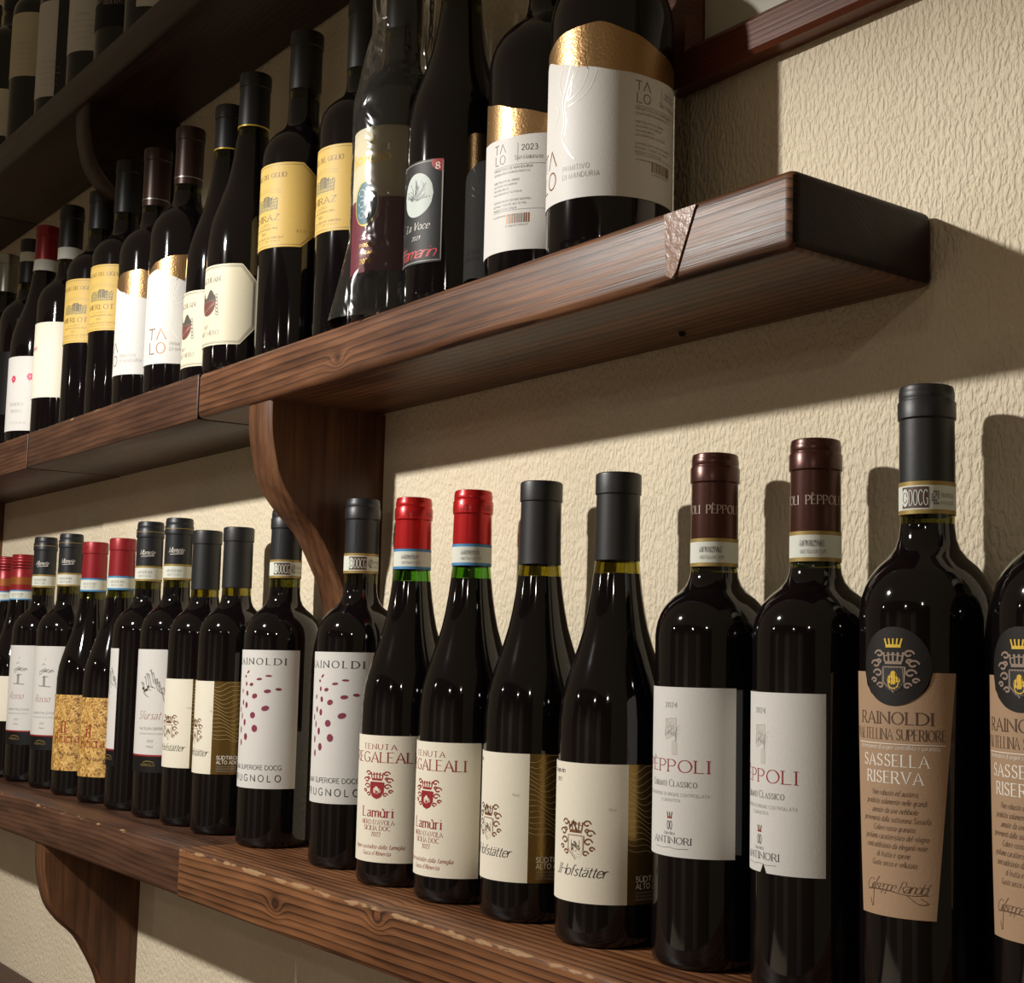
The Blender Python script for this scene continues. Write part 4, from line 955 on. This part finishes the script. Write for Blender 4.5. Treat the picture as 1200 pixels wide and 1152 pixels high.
# two smaller gold wave bottles
for X, Y, h, ph, dz, lab in ((-1.0950, -.0800, 304, 26, -3, 'gold wave white label bottle with its printed logo facing out'), (-1.1947, -.0780, 308, -9, 0, 'gold wave white label bottle with only the end of its logo showing')):
    b = bottle(lab, X, Y, ZM, h, 'bordeaux', 37.5, 176, 214, 'plain', CAP_DULL, 238, 230, None, 'gold wave label bottles in the middle of the shelf')
    d_talo(b, 37.5, ph, dz); foil_ring(b, 245, CAP_SILVER, 15.6, 1.5)
for X, Y, h, z0_, z1_, right, lab in ((-1.2960, -.0750, 321, 103, 183.5, 90, 'small yellow label bottle next to the gold wave labels'), (-1.3870, -.0750, 305, 103, 184, 90, 'small yellow label bottle next to the blank cream label')):
    b = bottle(lab, X, Y, ZM, h, 'bordeaux', 37.5, 196, 226, 'plain', CAP_CHAR, 255, 245, None, 'small yellow label bottles'); d_yellow(b, 27, right, False, 'MERLOT', z0_, z1_)
b = bottle('black capsule bottle with nearly blank cream label and white neck band', -1.5060, -.0740, ZM, 316, 'bordeaux', 37.5, 176, 214, 'ridged', CAP_BLACK, 257, 236, None, None, (241, 257, P_WHITE)); lp = label_patch('label', b, 37.5, 0, -60, 80, 50, 150, P_CREAM)
i = Ink(); i.text('Langhe', -10, 114, 6, 'script', 14, INKP, shear=.3); i.build('lettering', lp, 37.5, 15)
b = bottle('dark red capsule bottle with pink flower label and white neck band', -1.6000, -.0760, ZM, 309, 'burgundy', 40, 122, None, 'plain', CAP_WINE, 260, 240, None, None, (244, 260, P_WHITE)); lp = label_patch('label', b, 40, 0, -60, 84, 16, 118, P_WHITE)
i = Ink(); u_ = lambda a: math.radians(a)*40
for a, z in ((20, 87), (56, 90)):
    for k in range(6): i.blob(u_(a)+2.6*math.cos(k*1.05), z+3*math.sin(k*1.05), 2.0, 1.9, INKP, k)
    i.line([(u_(a), z-3), (u_(a)-1, z-7)], .8, INKP)
i.text('BAROLO', u_(30), 50, 4.2, 'serif', 22, INKL); i.text('RISERVA', u_(30), 41, 3.4, 'serif', 18, INKL); i.text('TERRE', u_(34), 25, 2.6, 'sans', 28, INKL)
i.build('lettering', lp, 40, 0)
b = bottle('black capsule bottle with white neck band, behind the red capsule bottle', -1.6900, -.0700, ZM, 311, 'bordeaux', 37, 186, 222, 'plain', CAP_BLACK, 291, 236, None, None, (277, 291, P_WHITE)); label_patch('label', b, 37, 0, -60, 60, 50, 140, P_DARK)
lathe('lower_foil', [(.0158, .246), (.0160, .247), (.0158, .277)], CAP_CHAR, b, 40)
b = bottle('silver capsule bottle with a black patterned label at the left photo edge', -1.7850, -.0760, ZM, 308, 'bordeaux', 37.5, 184, 220, 'plain', CAP_SILVER, 250, 242); lp = label_patch('label', b, 37.5, 0, -60, 100, 25, 100, P_DARK)
i = Ink(); contour(i, 10, 50, 30, 95, INKL, 7, 9, .6); i.text('NERO', 44, 55, 8, 'serif', 24, INKP); i.build('lettering', lp, 37.5, 0)

# ------------------------------------------------------------------ bottles on the upper shelf
for X, Y, R_, z0_, z1_, a0, a1, pm_, lab in (
    (-1.2166, -.080, 37.5, 30, 120, 30, 110, P_WHITE, 'upper shelf bottle farthest right, just the foot of its white label showing'),
    (-1.3181, -.080, 37.5, 42, 74, -60, 110, P_DARK, 'upper shelf bottle with a black label, between two white labels'),
    (-1.4219, -.080, 37.5, 45, 140, -60, 68, P_WHITE, 'upper shelf bottle with a broad white label with fine print'),
    (-1.5516, -.080, 37.5, 24, 160, -60, 52, P_WHITE, 'upper shelf bottle whose white label reaches almost down to the shelf'),
    (-1.6804, -.080, 37.5, 94, 189, -60, 100, P_STONE, 'upper shelf bottle with a yellowish cream label'),
    (-1.8210, -.080, 37.5, 46, 119, -60, 85, P_CREAM, 'upper shelf bottle cut by the left photo edge'),
    (-1.9500, -.080, 37.5, 46, 119, -60, 85, P_CREAM, 'upper shelf bottle beyond the left photo edge')):
    b = bottle(lab, X, Y, ZU, 315, 'bordeaux', R_, 196, 228, 'plain', CAP_CHAR, 255, 245, None, 'bottles on the upper shelf')
    lp = label_patch('label', b, R_, 0, a0, a1, z0_, z1_, pm_)
    i = Ink()
    if pm_ is not P_DARK:
        for k, (s, w_) in enumerate((('VINO ROSSO', 22), ('DENOMINAZIONE DI ORIGINE', 34), ('IMBOTTIGLIATO ALL ORIGINE', 34), ('PRODOTTO IN ITALIA', 28), ('CONTIENE SOLFITI', 26), ('750 ml', 12))):
            i.text(s, 24, z0_+48-k*8, 3 if k == 0 else 1.8, 'sans', w_, INKL)
    else: i.line([(-20, 100), (55, 100)], .8, INKL); i.text('RISERVA', 30, 70, 5, 'serif', 30, INKL)
    i.build('lettering', lp, R_, 0)

# ------------------------------------------------------------------ the pendant lamp that lights the shelves
pl = thing('pendant_lamp', 'dark metal pendant lamp hanging in front of the shelves, outside the photo', 'lamp', tuple(LAMP))
SH = flat('lamp_shade_metal', '#241f1c', .5, .3); SHI = flat('lamp_shade_inside', '#3a342c', .7)
lathe('lamp_shade', [(.17, -.020), (.172, -.019), (.15, .035), (.06, .085), (.03, .10), (.0, .10)], SH, pl, 48)
lathe('lamp_cord', [(.003, .10), (.003, .78)], SH, pl, 8); lathe('lamp_socket', [(0, .03), (.018, .032), (.018, .098)], SH, pl, 20)

# ------------------------------------------------------------------ room pieces added for bounce light and reflections (behind the photographer)
LINEN = flat('bounce_linen', '#cfc4ae', .8)
tb = thing('bounce_table', 'added square table under a pale cloth for bounce light, below the pendant lamp, outside the photo', 'table', (-.95, -1.45, -1.2))  # added table and pale cloth, bouncing lamp light up onto the shelves
box('table_top', (-.5, -.45, .71), (.5, .45, .745), WOOD_E, tb, .004)
for sx in (-1, 1):
    for sy in (-1, 1): box('leg', (sx*.44-.03, sy*.39-.03, 0), (sx*.44+.03, sy*.39+.03, .71), WOOD_E, tb, .004)
tc = box('bounce_cloth', (-1.47, -1.92, -.4545), (-.43, -.98, -.451), LINEN, None, .001); tc['label'] = 'added pale cloth on the table, bouncing lamp light to the shelves'; tc['category'] = 'bounce_cloth'
for k, x in enumerate((-2.6, -1.1, .5)):  # added pale doors, mirrored in the bottles as grey vertical stripes
    dd = struct(box('reflection_door_%d' % (k+1), (x, -3.6, -1.2), (x+.55, -3.56, .9), PALE, None, .004)); box('reflection_door_panel', (x+.1, -3.56, -1.0), (x+.45, -3.55, .7), PALE, dd, .004)
for k, (x, y) in enumerate(((-.1, -2.7), (-2.3, -2.5), (.9, -1.9))):  # added lamps, freely placed, for small highlights on the bottle glass
    p2 = thing('pendant_lamp', ('added pendant lamp over the middle of the room, for glints on the glass', 'added pendant lamp at the far left, for glints on the glass', 'added pendant lamp near the camera, for glints on the glass')[k], 'lamp', (x, y, .95))
    lathe('lamp_shade', [(.14, -.03), (.142, -.029), (.12, .035), (.05, .085), (.03, .10), (.0, .10)], SH, p2, 32); lathe('lamp_cord', [(.003, .10), (.003, .65)], SH, p2, 8)
    l2 = bpy.data.lights.new('glint_bulb_light', 'POINT'); l2.energy = 9; l2.color = (1, .9, .78); l2.shadow_soft_size = .02
    o2 = bpy.data.objects.new('glint_bulb_light', l2); o2.location = (x, y, .95); C.objects.link(o2)
